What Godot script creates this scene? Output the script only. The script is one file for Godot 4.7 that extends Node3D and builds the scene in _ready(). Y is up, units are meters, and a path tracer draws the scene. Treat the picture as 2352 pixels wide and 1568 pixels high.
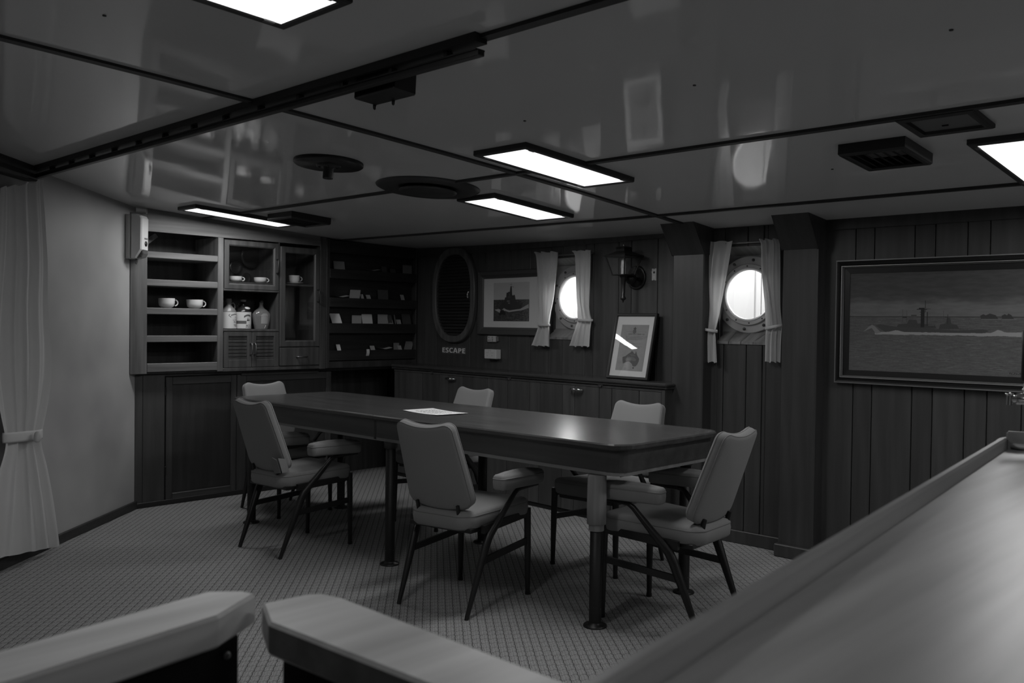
extends Node3D

# ---------------------------------------------------------------- mesh builder
class MB:
	var st = SurfaceTool.new()
	func _init():
		st.begin(Mesh.PRIMITIVE_TRIANGLES)
	func tri(a, b, c, sg = -1):
		st.set_smooth_group(sg)
		st.add_vertex(a); st.add_vertex(c); st.add_vertex(b)
	func quad(a, b, c, d, sg = -1):
		tri(a, b, c, sg); tri(a, c, d, sg)
	func face(p, ctr):            # flat polygon, turned away from ctr
		var n = (p[1] - p[0]).cross(p[2] - p[0])
		var m = Vector3.ZERO
		for q in p: m += q
		m /= p.size()
		var q2 = p.duplicate()
		if n.dot(m - ctr) < 0: q2.reverse()
		for i in range(1, q2.size() - 1): tri(q2[0], q2[i], q2[i + 1])
	func box(c, s, b = 0.0, B = Basis()):
		var h = s / 2.0
		b = min(b, min(h.x, min(h.y, h.z)) * 0.9)
		var P = {}
		for x in [-1, 1]:
			for y in [-1, 1]:
				for z in [-1, 1]:
					P[[x, y, z, 0]] = c + B * Vector3(x * h.x, y * (h.y - b), z * (h.z - b))
					P[[x, y, z, 1]] = c + B * Vector3(x * (h.x - b), y * h.y, z * (h.z - b))
					P[[x, y, z, 2]] = c + B * Vector3(x * (h.x - b), y * (h.y - b), z * h.z)
		for e in [-1, 1]:
			face([P[[e, -1, -1, 0]], P[[e, 1, -1, 0]], P[[e, 1, 1, 0]], P[[e, -1, 1, 0]]], c)
			face([P[[-1, e, -1, 1]], P[[1, e, -1, 1]], P[[1, e, 1, 1]], P[[-1, e, 1, 1]]], c)
			face([P[[-1, -1, e, 2]], P[[1, -1, e, 2]], P[[1, 1, e, 2]], P[[-1, 1, e, 2]]], c)
		if b > 0.0:
			for e in [-1, 1]:
				for f in [-1, 1]:
					face([P[[e, f, -1, 0]], P[[e, f, 1, 0]], P[[e, f, 1, 1]], P[[e, f, -1, 1]]], c)
					face([P[[e, -1, f, 0]], P[[e, 1, f, 0]], P[[e, 1, f, 2]], P[[e, -1, f, 2]]], c)
					face([P[[-1, e, f, 1]], P[[1, e, f, 1]], P[[1, e, f, 2]], P[[-1, e, f, 2]]], c)
			for x in [-1, 1]:
				for y in [-1, 1]:
					for z in [-1, 1]:
						face([P[[x, y, z, 0]], P[[x, y, z, 1]], P[[x, y, z, 2]]], c)
		return self
	func span(a, b, bev = 0.0):   # box from corner to corner
		return box((a + b) / 2.0, (b - a).abs(), bev)
	func loft(rings, sg = 1, closed = true):
		for i in range(rings.size() - 1):
			var n = rings[i].size()
			for j in range(n if closed else n - 1):
				var k = (j + 1) % n
				quad(rings[i][j], rings[i][k], rings[i + 1][k], rings[i + 1][j], sg if sg < 100 else sg + i)
		return self
	func cap(ring, up = true, sg = -1):
		var m = Vector3.ZERO
		for p in ring: m += p
		m /= ring.size()
		for j in ring.size():
			var k = (j + 1) % ring.size()
			if up: tri(m, ring[j], ring[k], sg)
			else: tri(m, ring[k], ring[j], sg)
	func lathe(prof, T = Transform3D(), seg = 24, sg = 1):   # (radius, height) upwards; crease where a point is repeated
		var g = sg
		var prev = null
		var first = null
		for q in prof:
			var r = PackedVector3Array()
			for j in seg:
				var a = TAU * j / seg
				r.append(T * Vector3(q[0] * cos(a), q[1], -q[0] * sin(a)))
			if prev != null:
				if prev[1] == q: g += 1
				else: loft([prev[0], r], g)
			else: first = r
			prev = [r, q]
		if prof[0][0] > 0.0005: cap(first, false)
		if prof[-1][0] > 0.0005: cap(prev[0], true)
		return self
	func tube(pts, rad, seg = 8, flat = 1.0, caps = true):
		var rings = []
		var n0 = Vector3.UP
		for i in pts.size():
			var d = (pts[min(i + 1, pts.size() - 1)] - pts[max(i - 1, 0)]).normalized()
			if i == 0:
				n0 = Vector3.RIGHT if abs(d.dot(Vector3.UP)) > 0.9 else Vector3.UP
			n0 = (n0 - d * n0.dot(d)).normalized()
			var b0 = d.cross(n0)
			var r = rad if rad is float else rad[i]
			var ring = PackedVector3Array()
			for j in seg:
				var a = TAU * j / seg
				ring.append(pts[i] + (n0 * cos(a) + b0 * sin(a) * flat) * r)
			rings.append(ring)
		loft(rings, 1)
		if caps:
			cap(rings[0], false); cap(rings[-1], true)
		return self
	func bar(pts, w, h, side):    # rectangle w across «side» and h below the path
		var rings = []
		for p in pts:
			rings.append(PackedVector3Array([p - side * w / 2, p + side * w / 2, p + side * w / 2 - Vector3(0, h, 0), p - side * w / 2 - Vector3(0, h, 0)]))
		var n = rings.size()
		for i in n - 1:
			var ctr = (rings[i][0] + rings[i + 1][2]) / 2.0
			for j in 4:
				face([rings[i][j], rings[i][(j + 1) % 4], rings[i + 1][(j + 1) % 4], rings[i + 1][j]], ctr)
		face(Array(rings[0]), rings[1][0]); face(Array(rings[n - 1]), rings[0][0])
		return self
	static func inset(o, d):
		var r = PackedVector2Array()
		var n = o.size()
		for i in n:
			var t = (o[(i + 1) % n] - o[(i + n - 1) % n]).normalized()
			r.append(o[i] + Vector2(-t.y, t.x) * d)
		return r
	func pillow(o, thick, er, bulge, warp, flat_back = false):
		var c = Vector2.ZERO
		for p in o: c += p
		c /= o.size()
		var rows = []
		var e = inset(o, er)
		for s in [0.02, 0.35, 0.7, 0.9]: rows.append([e, s, -thick / 2 - (0.0 if flat_back else bulge * (1 - s * s))])
		for k in range(0, 7):
			var a = PI * k / 6.0
			rows.append([inset(o, er * (1 - sin(a))), 1.0, -(thick / 2 - er) * cos(a) / max(abs(cos(a)), 0.001) - er * cos(a)] if k != 3 else [o, 1.0, 0.0])
		for s in [0.9, 0.7, 0.35, 0.02]: rows.append([e, s, thick / 2 + bulge * (1 - s * s)])
		var rings = []
		for r in rows:
			var ring = PackedVector3Array()
			for p in r[0]:
				var q = c + (p - c) * r[1]
				ring.append(warp.call(Vector3(q.x, q.y, r[2])))
			rings.append(ring)
		loft(rings, 1)
		cap(rings[0], false, 1); cap(rings[-1], true, 1)
		return self
	func prism(o, d, T = Transform3D(), bev = 0.0):   # outline counter-clockwise in xy, from z=0 to z=d
		var z = [[o, 0.0], [o, d]]
		if bev > 0.0: z = [[inset(o, bev), 0.0], [o, bev], [o, d - bev], [inset(o, bev), d]]
		var rings = []
		for r in z:
			var ring = PackedVector3Array()
			for p in r[0]: ring.append(T * Vector3(p.x, p.y, r[1]))
			rings.append(ring)
		for i in rings.size() - 1:
			for j in o.size():
				var k = (j + 1) % o.size()
				quad(rings[i][j], rings[i][k], rings[i + 1][k], rings[i + 1][j])
		var ix = Geometry2D.triangulate_polygon(z[0][0])
		for i in range(0, ix.size(), 3):
			var a = z[0][0][ix[i]]; var b = z[0][0][ix[i + 1]]; var c = z[0][0][ix[i + 2]]
			var s = (b - a).cross(c - a) > 0
			var t = [ix[i], ix[i + 1], ix[i + 2]] if s else [ix[i], ix[i + 2], ix[i + 1]]
			tri(rings[0][t[0]], rings[0][t[2]], rings[0][t[1]])
			tri(rings[-1][t[0]], rings[-1][t[1]], rings[-1][t[2]])
		return self
	func frame(w, h, prof, T = Transform3D()):        # picture-frame moulding: prof = [inset, height] from outer back to inner back
		var rings = []
		for q in prof:
			var a = w / 2 - q[0]; var b = h / 2 - q[0]
			rings.append(PackedVector3Array([T * Vector3(-a, -b, q[1]), T * Vector3(a, -b, q[1]), T * Vector3(a, b, q[1]), T * Vector3(-a, b, q[1])]))
		for i in rings.size() - 1:
			for j in 4:
				var k = (j + 1) % 4
				quad(rings[i][j], rings[i][k], rings[i + 1][k], rings[i + 1][j])
		return self
	func sheet(nu, nv, f, sg = 1):                    # f(u, v) with v up; faces the viewer who sees u to the right
		for j in nv:
			for i in nu:
				var q = [Vector2(i, j), Vector2(i + 1, j), Vector2(i + 1, j + 1), Vector2(i, j + 1)]
				for t in [[0, 2, 1], [0, 3, 2]]:
					for k in t:
						var uv = Vector2(q[k].x / nu, q[k].y / nv)
						st.set_smooth_group(sg)
						st.set_uv(Vector2(uv.x, 1.0 - uv.y))
						st.add_vertex(f.call(uv.x, uv.y))
		return self
	func mesh():
		st.generate_normals()
		return st.commit()

# ---------------------------------------------------------------- naming
var used = {}
var M = {}

func label(o, text, cat, group = "", kind = ""):
	o.set_meta("label", text)
	if cat: o.set_meta("category", cat)
	if group: o.set_meta("group", group)
	if kind: o.set_meta("kind", kind)

func top(o, called):
	var k = used.get(called, 0)
	used[called] = k + 1
	o.name = called if k == 0 else "%s_%03d" % [called, k]
	add_child(o, true)

func thing(called, text, cat, T = Transform3D(), group = "", kind = ""):
	var o = Node3D.new()
	top(o, called)
	o.transform = T
	label(o, text, cat, group, kind)
	return o

func part(called, mb, mat, parent, T = Transform3D()):
	var o = MeshInstance3D.new()
	o.mesh = mb.mesh() if mb is MB else mb
	o.material_override = M[mat] if mat is String else mat
	o.name = called
	o.transform = T
	o.cast_shadow = GeometryInstance3D.SHADOW_CASTING_SETTING_ON
	parent.add_child(o, true)
	return o

func solo(called, mb, mat, text, cat, T = Transform3D(), group = "", kind = ""):
	var o = MeshInstance3D.new()
	o.mesh = mb.mesh() if mb is MB else mb
	o.material_override = M[mat] if mat is String else mat
	top(o, called)
	o.transform = T
	label(o, text, cat, group, kind)
	return o

func V(x, y, z): return Vector3(x, y, z)
func at(x, y, z, ry = 0.0): return Transform3D(Basis(Vector3.UP, ry), Vector3(x, y, z))

func rrect(w, h, r, n = 4, cx = 0.0, cy = 0.0):
	var o = PackedVector2Array()
	for c in [[1, -1, -90], [1, 1, 0], [-1, 1, 90], [-1, -1, 180]]:
		for k in n + 1:
			var a = deg_to_rad(c[2] + 90.0 * k / n)
			o.append(Vector2(cx + c[0] * (w / 2 - r) + r * cos(a), cy + c[1] * (h / 2 - r) + r * sin(a)))
	return o

# ---------------------------------------------------------------- the ship's shape
func cy(x, z):                # ceiling: deck camber, with a little sheer towards the far corner
	var y = 2.0839 - 0.0179 * x - 0.00763 * x * x
	if x > 2.6 and z < -3.2: y += 0.03 * (-3.2 - z) * pow((x - 2.6) / 2.4, 3)
	return y
func cslope(x): return -0.0179 - 0.01526 * x

var FL = Transform3D(Basis(V(0.751, 0, -0.661), V(0, 1, 0), V(0.661, 0, 0.751)).orthonormalized(), V(2.625, 0, -5.863))    # painted bulkhead: x runs to its right end
var F1 = Transform3D(Basis(V(-0.0995, 0, 0.995), V(0, 1, 0), V(-0.995, 0, -0.0995)).orthonormalized(), V(4.76, 0, -3.3))  # hull side, far part
var F2 = Transform3D(Basis(V(0, 0, 1), V(0, 1, 0), V(-1, 0, 0)), V(4.70, 0, 0))                                           # hull side, near part

# ---------------------------------------------------------------- materials
func lin(v): return Color(v, v, v).linear_to_srgb()

func plain(called, v, rough = 0.6, metal = 0.0, spec = 0.5):
	var m = StandardMaterial3D.new()
	m.resource_name = called
	m.albedo_color = lin(v)
	m.roughness = rough
	m.metallic = metal
	m.metallic_specular = spec
	M[called] = m
	return m

func noise_tex(freq, lo, hi, sd, octaves = 4, size = 512, kind = FastNoiseLite.TYPE_SIMPLEX_SMOOTH):
	var n = FastNoiseLite.new()
	n.noise_type = kind
	n.seed = sd
	n.frequency = freq
	n.fractal_octaves = octaves
	var t = NoiseTexture2D.new()
	t.width = size; t.height = size
	t.seamless = true
	t.normalize = true
	var g = Gradient.new()
	g.set_color(0, Color(lo, lo, lo)); g.set_color(1, Color(hi, hi, hi))
	t.color_ramp = g
	t.noise = n
	return t

var grain_tex
func wood(called, v, axis, rough = 0.5, contrast = 1.0, spec = 0.5):
	var m = plain(called, v, rough, 0.0, spec)
	m.albedo_texture = grain_tex if contrast > 0.6 else soft_grain
	m.uv1_triplanar = true
	m.uv1_world_triplanar = true
	var s = V(2.6, 2.6, 2.6)
	s[axis] = 0.16
	m.uv1_scale = s
	m.uv1_triplanar_sharpness = 4.0
	return m
var soft_grain

func image_tex(w, h, f):
	var im = Image.create(w, h, false, Image.FORMAT_RGB8)
	for y in h:
		for x in w:
			var v = clamp(f.call((x + 0.5) / w, (y + 0.5) / h), 0.0, 1.0)
			im.set_pixel(x, y, Color(v, v, v))
	return im

func dress(called, im, rough = 0.6, spec = 0.4):
	var m = StandardMaterial3D.new()
	m.resource_name = called
	m.albedo_texture = ImageTexture.create_from_image(im)
	m.roughness = rough
	m.metallic_specular = spec
	m.texture_repeat = false
	M[called] = m
	return m

func materials():
	grain_tex = noise_tex(0.012, 0.66, 1.0, 11, 5)
	soft_grain = noise_tex(0.012, 0.80, 1.0, 23, 4)
	for i in 3:
		wood("plank_wood_%d" % i, [0.072, 0.080, 0.064][i], 1, 0.42, 0.5)
	wood("pilaster_wood", 0.062, 1, 0.4, 0.5)
	wood("side_wood_0", 0.080, 1, 0.36, 0.5); wood("side_wood_1", 0.092, 1, 0.36, 0.5); wood("side_wood_2", 0.072, 1, 0.36, 0.5)
	wood("sidetop_wood", 0.075, 2, 0.22)
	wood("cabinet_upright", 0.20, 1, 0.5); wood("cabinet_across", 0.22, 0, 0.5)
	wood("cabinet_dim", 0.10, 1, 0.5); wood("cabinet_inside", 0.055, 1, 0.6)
	wood("door_wood", 0.11, 1, 0.45); wood("lower_wood", 0.085, 1, 0.45, 0.5); wood("lower_panel", 0.055, 1, 0.45, 0.5); wood("lower_across", 0.095, 0, 0.45)
	wood("rack_wood", 0.035, 0, 0.5); wood("rack_upright", 0.06, 1, 0.5)
	wood("table_wood", 0.085, 2, 0.24, 0.5); wood("apron_wood", 0.075, 2, 0.4, 0.5); wood("pale_wood", 0.30, 2, 0.6, 0.5); wood("sleeve_wood", 0.40, 1, 0.5)
	wood("counter_wood", 0.48, 0, 0.36, 0.5); wood("lip_wood", 0.36, 0, 0.4, 0.5); wood("rail_wood", 0.66, 0, 0.4, 0.5); wood("beam_wood", 0.045, 2, 0.5)
	wood("hatch_wood", 0.15, 1, 0.4); wood("hatch_slat", 0.03, 2, 0.5)
	wood("sill_wood", 0.30, 0, 0.5)
	plain("dark_gap", 0.008, 0.9)
	plain("black_paint", 0.012, 0.35); plain("black_metal", 0.014, 0.38); plain("dark_metal", 0.03, 0.45)
	var lg = plain("leg_paint", 1.0, 0.5)
	var sp = noise_tex(0.05, 0.0, 1.0, 5, 2, 512)
	var gr = Gradient.new()
	gr.offsets = PackedFloat32Array([0.0, 0.90, 0.92, 1.0])
	gr.colors = PackedColorArray([lin(0.011), lin(0.012), lin(0.3), lin(0.45)])
	sp.color_ramp = gr
	lg.albedo_texture = sp
	lg.uv1_triplanar = true; lg.uv1_world_triplanar = true; lg.uv1_scale = V(3, 3, 3)
	plain("chrome", 0.75, 0.12, 1.0); plain("brass", 0.45, 0.25, 1.0); plain("dull_brass", 0.25, 0.4, 1.0)
	plain("white_plastic", 0.62, 0.35); plain("cream_plastic", 0.5, 0.4); plain("grey_plastic", 0.16, 0.4); plain("dark_lens", 0.09, 0.15)
	plain("china", 0.72, 0.18); plain("china_mark", 0.12, 0.4)
	plain("paper", 0.62, 0.8); plain("paper_dim", 0.35, 0.8); plain("paper_grey", 0.2, 0.8); plain("paper_dark", 0.07, 0.6)
	plain("mat_board", 0.62, 0.85); plain("frame_black", 0.012, 0.35); plain("frame_wood", 0.06, 0.4); plain("gilt", 0.34, 0.38, 0.6); plain("sign_letter", 0.75, 0.5); plain("sign_back", 0.075, 0.5)
	plain("battens", 0.035, 0.5)
	plain("liner_paint", 0.30, 0.5); plain("ring_paint", 0.42, 0.45); plain("bolt", 0.06, 0.5)
	plain("bezel", 0.8, 0.3)
	plain("plaque", 0.42, 0.4)
	plain("stone_jug", 0.20, 0.3); plain("dark_jug", 0.02, 0.2); plain("jug_label", 0.62, 0.5); plain("cork", 0.22, 0.7)
	plain("plate_dark", 0.02, 0.3)
	var wp = plain("wall_paint", 0.46, 0.55)
	wp.albedo_texture = noise_tex(0.006, 0.82, 1.0, 41, 3)
	wp.uv1_triplanar = true; wp.uv1_world_triplanar = true; wp.uv1_scale = V(0.7, 0.5, 0.7)
	plain("room_paint", 0.35, 0.6)
	var ce = plain("ceiling_gloss", 0.80, 0.06)
	var nm = noise_tex(0.006, 0, 1, 77, 2)
	nm.color_ramp = null
	nm.as_normal_map = true
	nm.bump_strength = 2.0
	ce.normal_enabled = true
	ce.normal_texture = nm
	ce.normal_scale = 0.09
	ce.uv1_triplanar = true; ce.uv1_world_triplanar = true; ce.uv1_scale = V(0.6, 0.6, 0.6)
	# cloth
	var ft = image_tex(64, 64, func(u, v): return 0.86 + 0.07 * sin(u * TAU * 8) * sin(v * TAU * 8) + 0.05 * sin((u + v) * TAU * 8))
	var wv = ImageTexture.create_from_image(ft)
	for q in [["chair_cloth", 0.36], ["drape", 0.88], ["porthole_drape", 0.84]]:
		var m = plain(q[0], q[1], 0.9, 0.0, 0.2)
		m.albedo_texture = wv
		m.uv1_triplanar = true
		m.uv1_scale = V(30, 30, 30) if q[0].begins_with("chair") else V(60, 60, 60)
		m.rim_enabled = true; m.rim = 0.2
		if q[0].ends_with("drape"):
			m.backlight_enabled = true
			m.backlight = lin(0.35)
			m.cull_mode = BaseMaterial3D.CULL_DISABLED
	plain("piping", 0.2, 0.8)
	# carpet: stripes with weaker cross lines and dashes
	var rn = RandomNumberGenerator.new()
	rn.seed = 9
	var jit = []
	for i in 4096: jit.append(rn.randf())
	var ci = image_tex(256, 256, func(u, v):
		var cu = fposmod(u * 8.0 + 0.03 * sin(v * TAU * 6), 1.0); var cv = fposmod(v * 5.0 + 0.10 * sin(u * TAU * 8.0), 1.0)
		var j = jit[int(u * 255) * 16 % 4096 + int(v * 15.99)] * 0.10 - 0.05 + jit[(int(u * 255) * 37 + int(v * 255) * 101) % 4096] * 0.10 - 0.05
		if cu < 0.09: return 0.36 + j
		if cv < 0.07: return 0.50 + j
		var du = fposmod(cu * 3.0 - 0.3, 1.0); var dv = fposmod(cv * 4.0 - 0.2, 1.0)
		if du > 0.25 and du < 0.75 and dv > 0.35 and dv < 0.75: return 0.52 + j
		return 0.68 + j)
	var cm = plain("carpet", 0.80, 0.95, 0.0, 0.1)
	cm.albedo_texture = ImageTexture.create_from_image(ci)
	# glass
	for q in [["pane_glass", 0.03, 0.0], ["lantern_glass", 0.03, 0.0]]:
		var g = plain(q[0], 0.03, q[2])
		g.transparency = BaseMaterial3D.TRANSPARENCY_ALPHA
		g.albedo_color.a = q[1]
	var bg = plain("bottle_glass", 0.5, 0.03)
	bg.transparency = BaseMaterial3D.TRANSPARENCY_ALPHA
	bg.albedo_color.a = 0.25
	var em = plain("lamp_glow", 0.9, 0.5)
	em.emission_enabled = true
	em.emission = Color(1, 1, 1)
	em.emission_energy_multiplier = 1.15
	plain("outside_white", 0.30, 0.8); plain("outside_ground", 0.10, 0.9); plain("outside_pole", 0.16, 0.6)

# ---------------------------------------------------------------- setting
func _ready():
	var cam = Camera3D.new()
	cam.name = "camera"
	var F = V(0.72884, -0.01884, -0.68444).normalized()
	var Rr = V(0.68455, 0, 0.72897).normalized()
	var Uu = Rr.cross(F)
	var ro = 0.0127
	var R2 = Rr * cos(ro) + Uu * sin(ro)
	var U2 = Uu * cos(ro) - Rr * sin(ro)
	cam.transform = Transform3D(Basis(R2, U2, -F), V(0, 1.25, 0))
	cam.near = 0.05; cam.far = 200.0
	cam.fov = rad_to_deg(2.0 * atan(784.0 / 2070.0))
	var ca = CameraAttributesPhysical.new()
	ca.frustum_focal_length = 24.0 / 1568.0 * 2070.0
	ca.frustum_focus_distance = 4.2
	ca.frustum_near = 0.05; ca.frustum_far = 200.0
	ca.exposure_aperture = 6.3
	cam.attributes = ca
	add_child(cam)
	cam.current = true
	var env = Environment.new()
	env.background_mode = Environment.BG_SKY
	var sk = ProceduralSkyMaterial.new()
	sk.sky_top_color = Color(0.93, 0.93, 0.93); sk.sky_horizon_color = Color(0.98, 0.98, 0.98)
	sk.ground_bottom_color = Color(0.35, 0.35, 0.35); sk.ground_horizon_color = Color(0.6, 0.6, 0.6)
	sk.sky_energy_multiplier = 1.0; sk.ground_energy_multiplier = 1.0
	sk.sun_angle_max = 0.0
	env.sky = Sky.new()
	env.sky.sky_material = sk
	env.background_energy_multiplier = 18.0
	env.tonemap_mode = Environment.TONE_MAPPER_LINEAR
	env.tonemap_exposure = 1.12
	env.sdfgi_enabled = true; env.ssao_enabled = true; env.ssil_enabled = true
	var we = WorldEnvironment.new()
	we.name = "world"
	we.environment = env
	add_child(we)
	lamp_energy = 0.66
	materials()
	room()
	hull()
	ceiling_things()
	lower_cabinet()
	upper_cabinet()
	rack()
	sideboard()
	table_and_chairs()
	wall_things()
	pictures()
	big_curtain()
	bar()
	outside()

var lamp_energy = 1.0

func room():
	# floor with its carpet laid at an angle
	var a = deg_to_rad(41.8)
	var d1 = Vector2(sin(a), -cos(a)); var d2 = Vector2(cos(a), sin(a))
	var fm = MB.new()
	var cs = [V(-2.8, 0, 2.8), V(5.3, 0, 2.8), V(5.3, 0, -6.4), V(-2.8, 0, -6.4)]
	for t in [[0, 2, 1], [0, 3, 2]]:
		for k in t:
			var p = Vector2(cs[k].x, cs[k].z)
			fm.st.set_smooth_group(1)
			fm.st.set_uv(Vector2(p.dot(d2) / (8 * 0.033), p.dot(d1) / (5 * 0.048)))
			fm.st.add_vertex(cs[k])
	var fl = thing("floor", "grey patterned carpet floor with fine dark stripes running diagonally", "floor", Transform3D(), "", "structure")
	part("carpet", fm, "carpet", fl)
	part("deck", MB.new().span(V(-2.9, -0.15, 2.9), V(5.4, -0.004, -6.6)), "dark_gap", fl)
	# ceiling of curved panels and battens
	var ce = thing("ceiling", "glossy white panelled ceiling with dark battens", "ceiling", Transform3D(), "", "structure")
	var xs = [-2.9, 1.73, 3.075, 4.23, 5.35]
	var zs = [-6.5, -2.873, 0.42, 2.9]
	for i in 4:
		for j in 3:
			var x0 = xs[i] + 0.003; var x1 = xs[i + 1] - 0.003; var z0 = zs[j] + 0.003; var z1 = zs[j + 1] - 0.003
			var m = MB.new()
			m.sheet(16, 12, func(u, v): return V(lerp(x0, x1, u), cy(lerp(x0, x1, u), lerp(z0, z1, v)), lerp(z0, z1, v)))
			part("panel", m, "ceiling_gloss", ce)
	part("deckhead", MB.new().span(V(-3.0, 2.14, -6.7), V(5.5, 2.3, 3.0)), "dark_gap", ce)
	for x in [1.73, 3.075, 4.23]:
		var m = MB.new(); var p = []
		for k in 25: p.append(V(x, cy(x, lerp(2.8, -5.86, k / 24.0)) + 0.003, lerp(2.8, -5.86, k / 24.0)))
		m.bar(p, 0.036, 0.013, V(1, 0, 0))
		part("batten", m, "battens", ce)
	for z in [-2.873, 0.42]:
		var m = MB.new(); var p = []
		for k in 25: p.append(V(lerp(-2.8, 4.8, k / 24.0), cy(lerp(-2.8, 4.8, k / 24.0), z) + 0.003, z))
		m.bar(p, 0.036, 0.012, V(0, 0, 1))
		part("batten", m, "battens", ce)
	for q in [[1.009, -2.449], [2.436, -2.238], [2.417, -1.511], [2.388, -0.756], [3.65, -1.005], [3.96, -1.025], [3.663, -1.617]]:
		part("screw", MB.new().lathe([[0.0, -0.003], [0.005, -0.003], [0.006, 0.004]], at(q[0], cy(q[0], q[1]), q[1]), 10), "bolt", ce)
	# painted bulkhead on the left, with its skirting
	var wl = thing("wall_left", "grey painted bulkhead running diagonally behind the long curtain", "wall", FL, "", "structure")
	part("panel", MB.new().span(V(-2.6, 0, -0.08), V(0.0, 2.15, 0)), "wall_paint", wl)
	var bl = solo("baseboard_left", MB.new().span(V(-2.6, 0, 0.0), V(0.005, 0.055, 0.016), 0.004), "beam_wood", "dark skirting board along the foot of the grey bulkhead", "skirting", FL, "", "structure")
	bl.set_meta("kind", "structure")
	# walls beyond the frame that close the room
	var e = FL * V(-2.6, 0, 0)
	solo("wall_far", MB.new().span(V(-2.9, 0, e.z - 0.1), V(e.x + 0.02, 2.15, e.z)), "room_paint", "grey painted bulkhead left of the frame", "wall", Transform3D(), "", "structure")
	solo("wall_port", MB.new().span(V(-2.95, 0, -6.5), V(-2.75, 2.2, 2.9)), "plank_wood_0", "wood panelled wall on the other side of the room", "wall", Transform3D(), "", "structure")
	solo("wall_front", MB.new().span(V(-2.9, 0, 2.7), V(5.4, 2.2, 2.85)), "plank_wood_1", "wood panelled wall behind the bar", "wall", Transform3D(), "", "structure")
	solo("wall_back", MB.new().span(V(2.3, 0, -6.5), V(5.4, 2.2, -6.3)), "cabinet_inside", "dark bulkhead behind the cupboards", "wall", Transform3D(), "", "structure")

func plank_piece(m, s0, s1, y0, y1):
	if s1 - s0 > 0.002 and y1 - y0 > 0.002: m.span(V(s0, y0, -0.014), V(s1, y1, 0.0), 0.003)

func planked(wall, breaks, y0, ytop, hole):
	for i in breaks.size() - 1:
		var a = breaks[i] + 0.002; var b = breaks[i + 1] - 0.002
		var m = MB.new()
		if hole == null or b <= hole[0] or a >= hole[1]: plank_piece(m, a, b, y0, ytop)
		else:
			plank_piece(m, a, min(b, hole[0]), y0, ytop)
			plank_piece(m, max(a, hole[1]), b, y0, ytop)
			plank_piece(m, max(a, hole[0]), min(b, hole[1]), y0, hole[2])
			plank_piece(m, max(a, hole[0]), min(b, hole[1]), hole[3], ytop)
		part("plank", m, "plank_wood_%d" % [[0, 1, 2, 0, 2, 1, 1, 0][i % 8]], wall)

func backing(wall, s0, s1, hole):
	var m = MB.new()
	if hole == null: m.span(V(s0, 0, -0.06), V(s1, 2.2, -0.016))
	else:
		m.span(V(s0, 0, -0.06), V(hole[0], 2.2, -0.016)); m.span(V(hole[1], 0, -0.06), V(s1, 2.2, -0.016))
		m.span(V(hole[0], 0, -0.06), V(hole[1], hole[2], -0.016)); m.span(V(hole[0], hole[3], -0.06), V(hole[1], 2.2, -0.016))
	part("backing", m, "dark_gap", wall)

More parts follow.
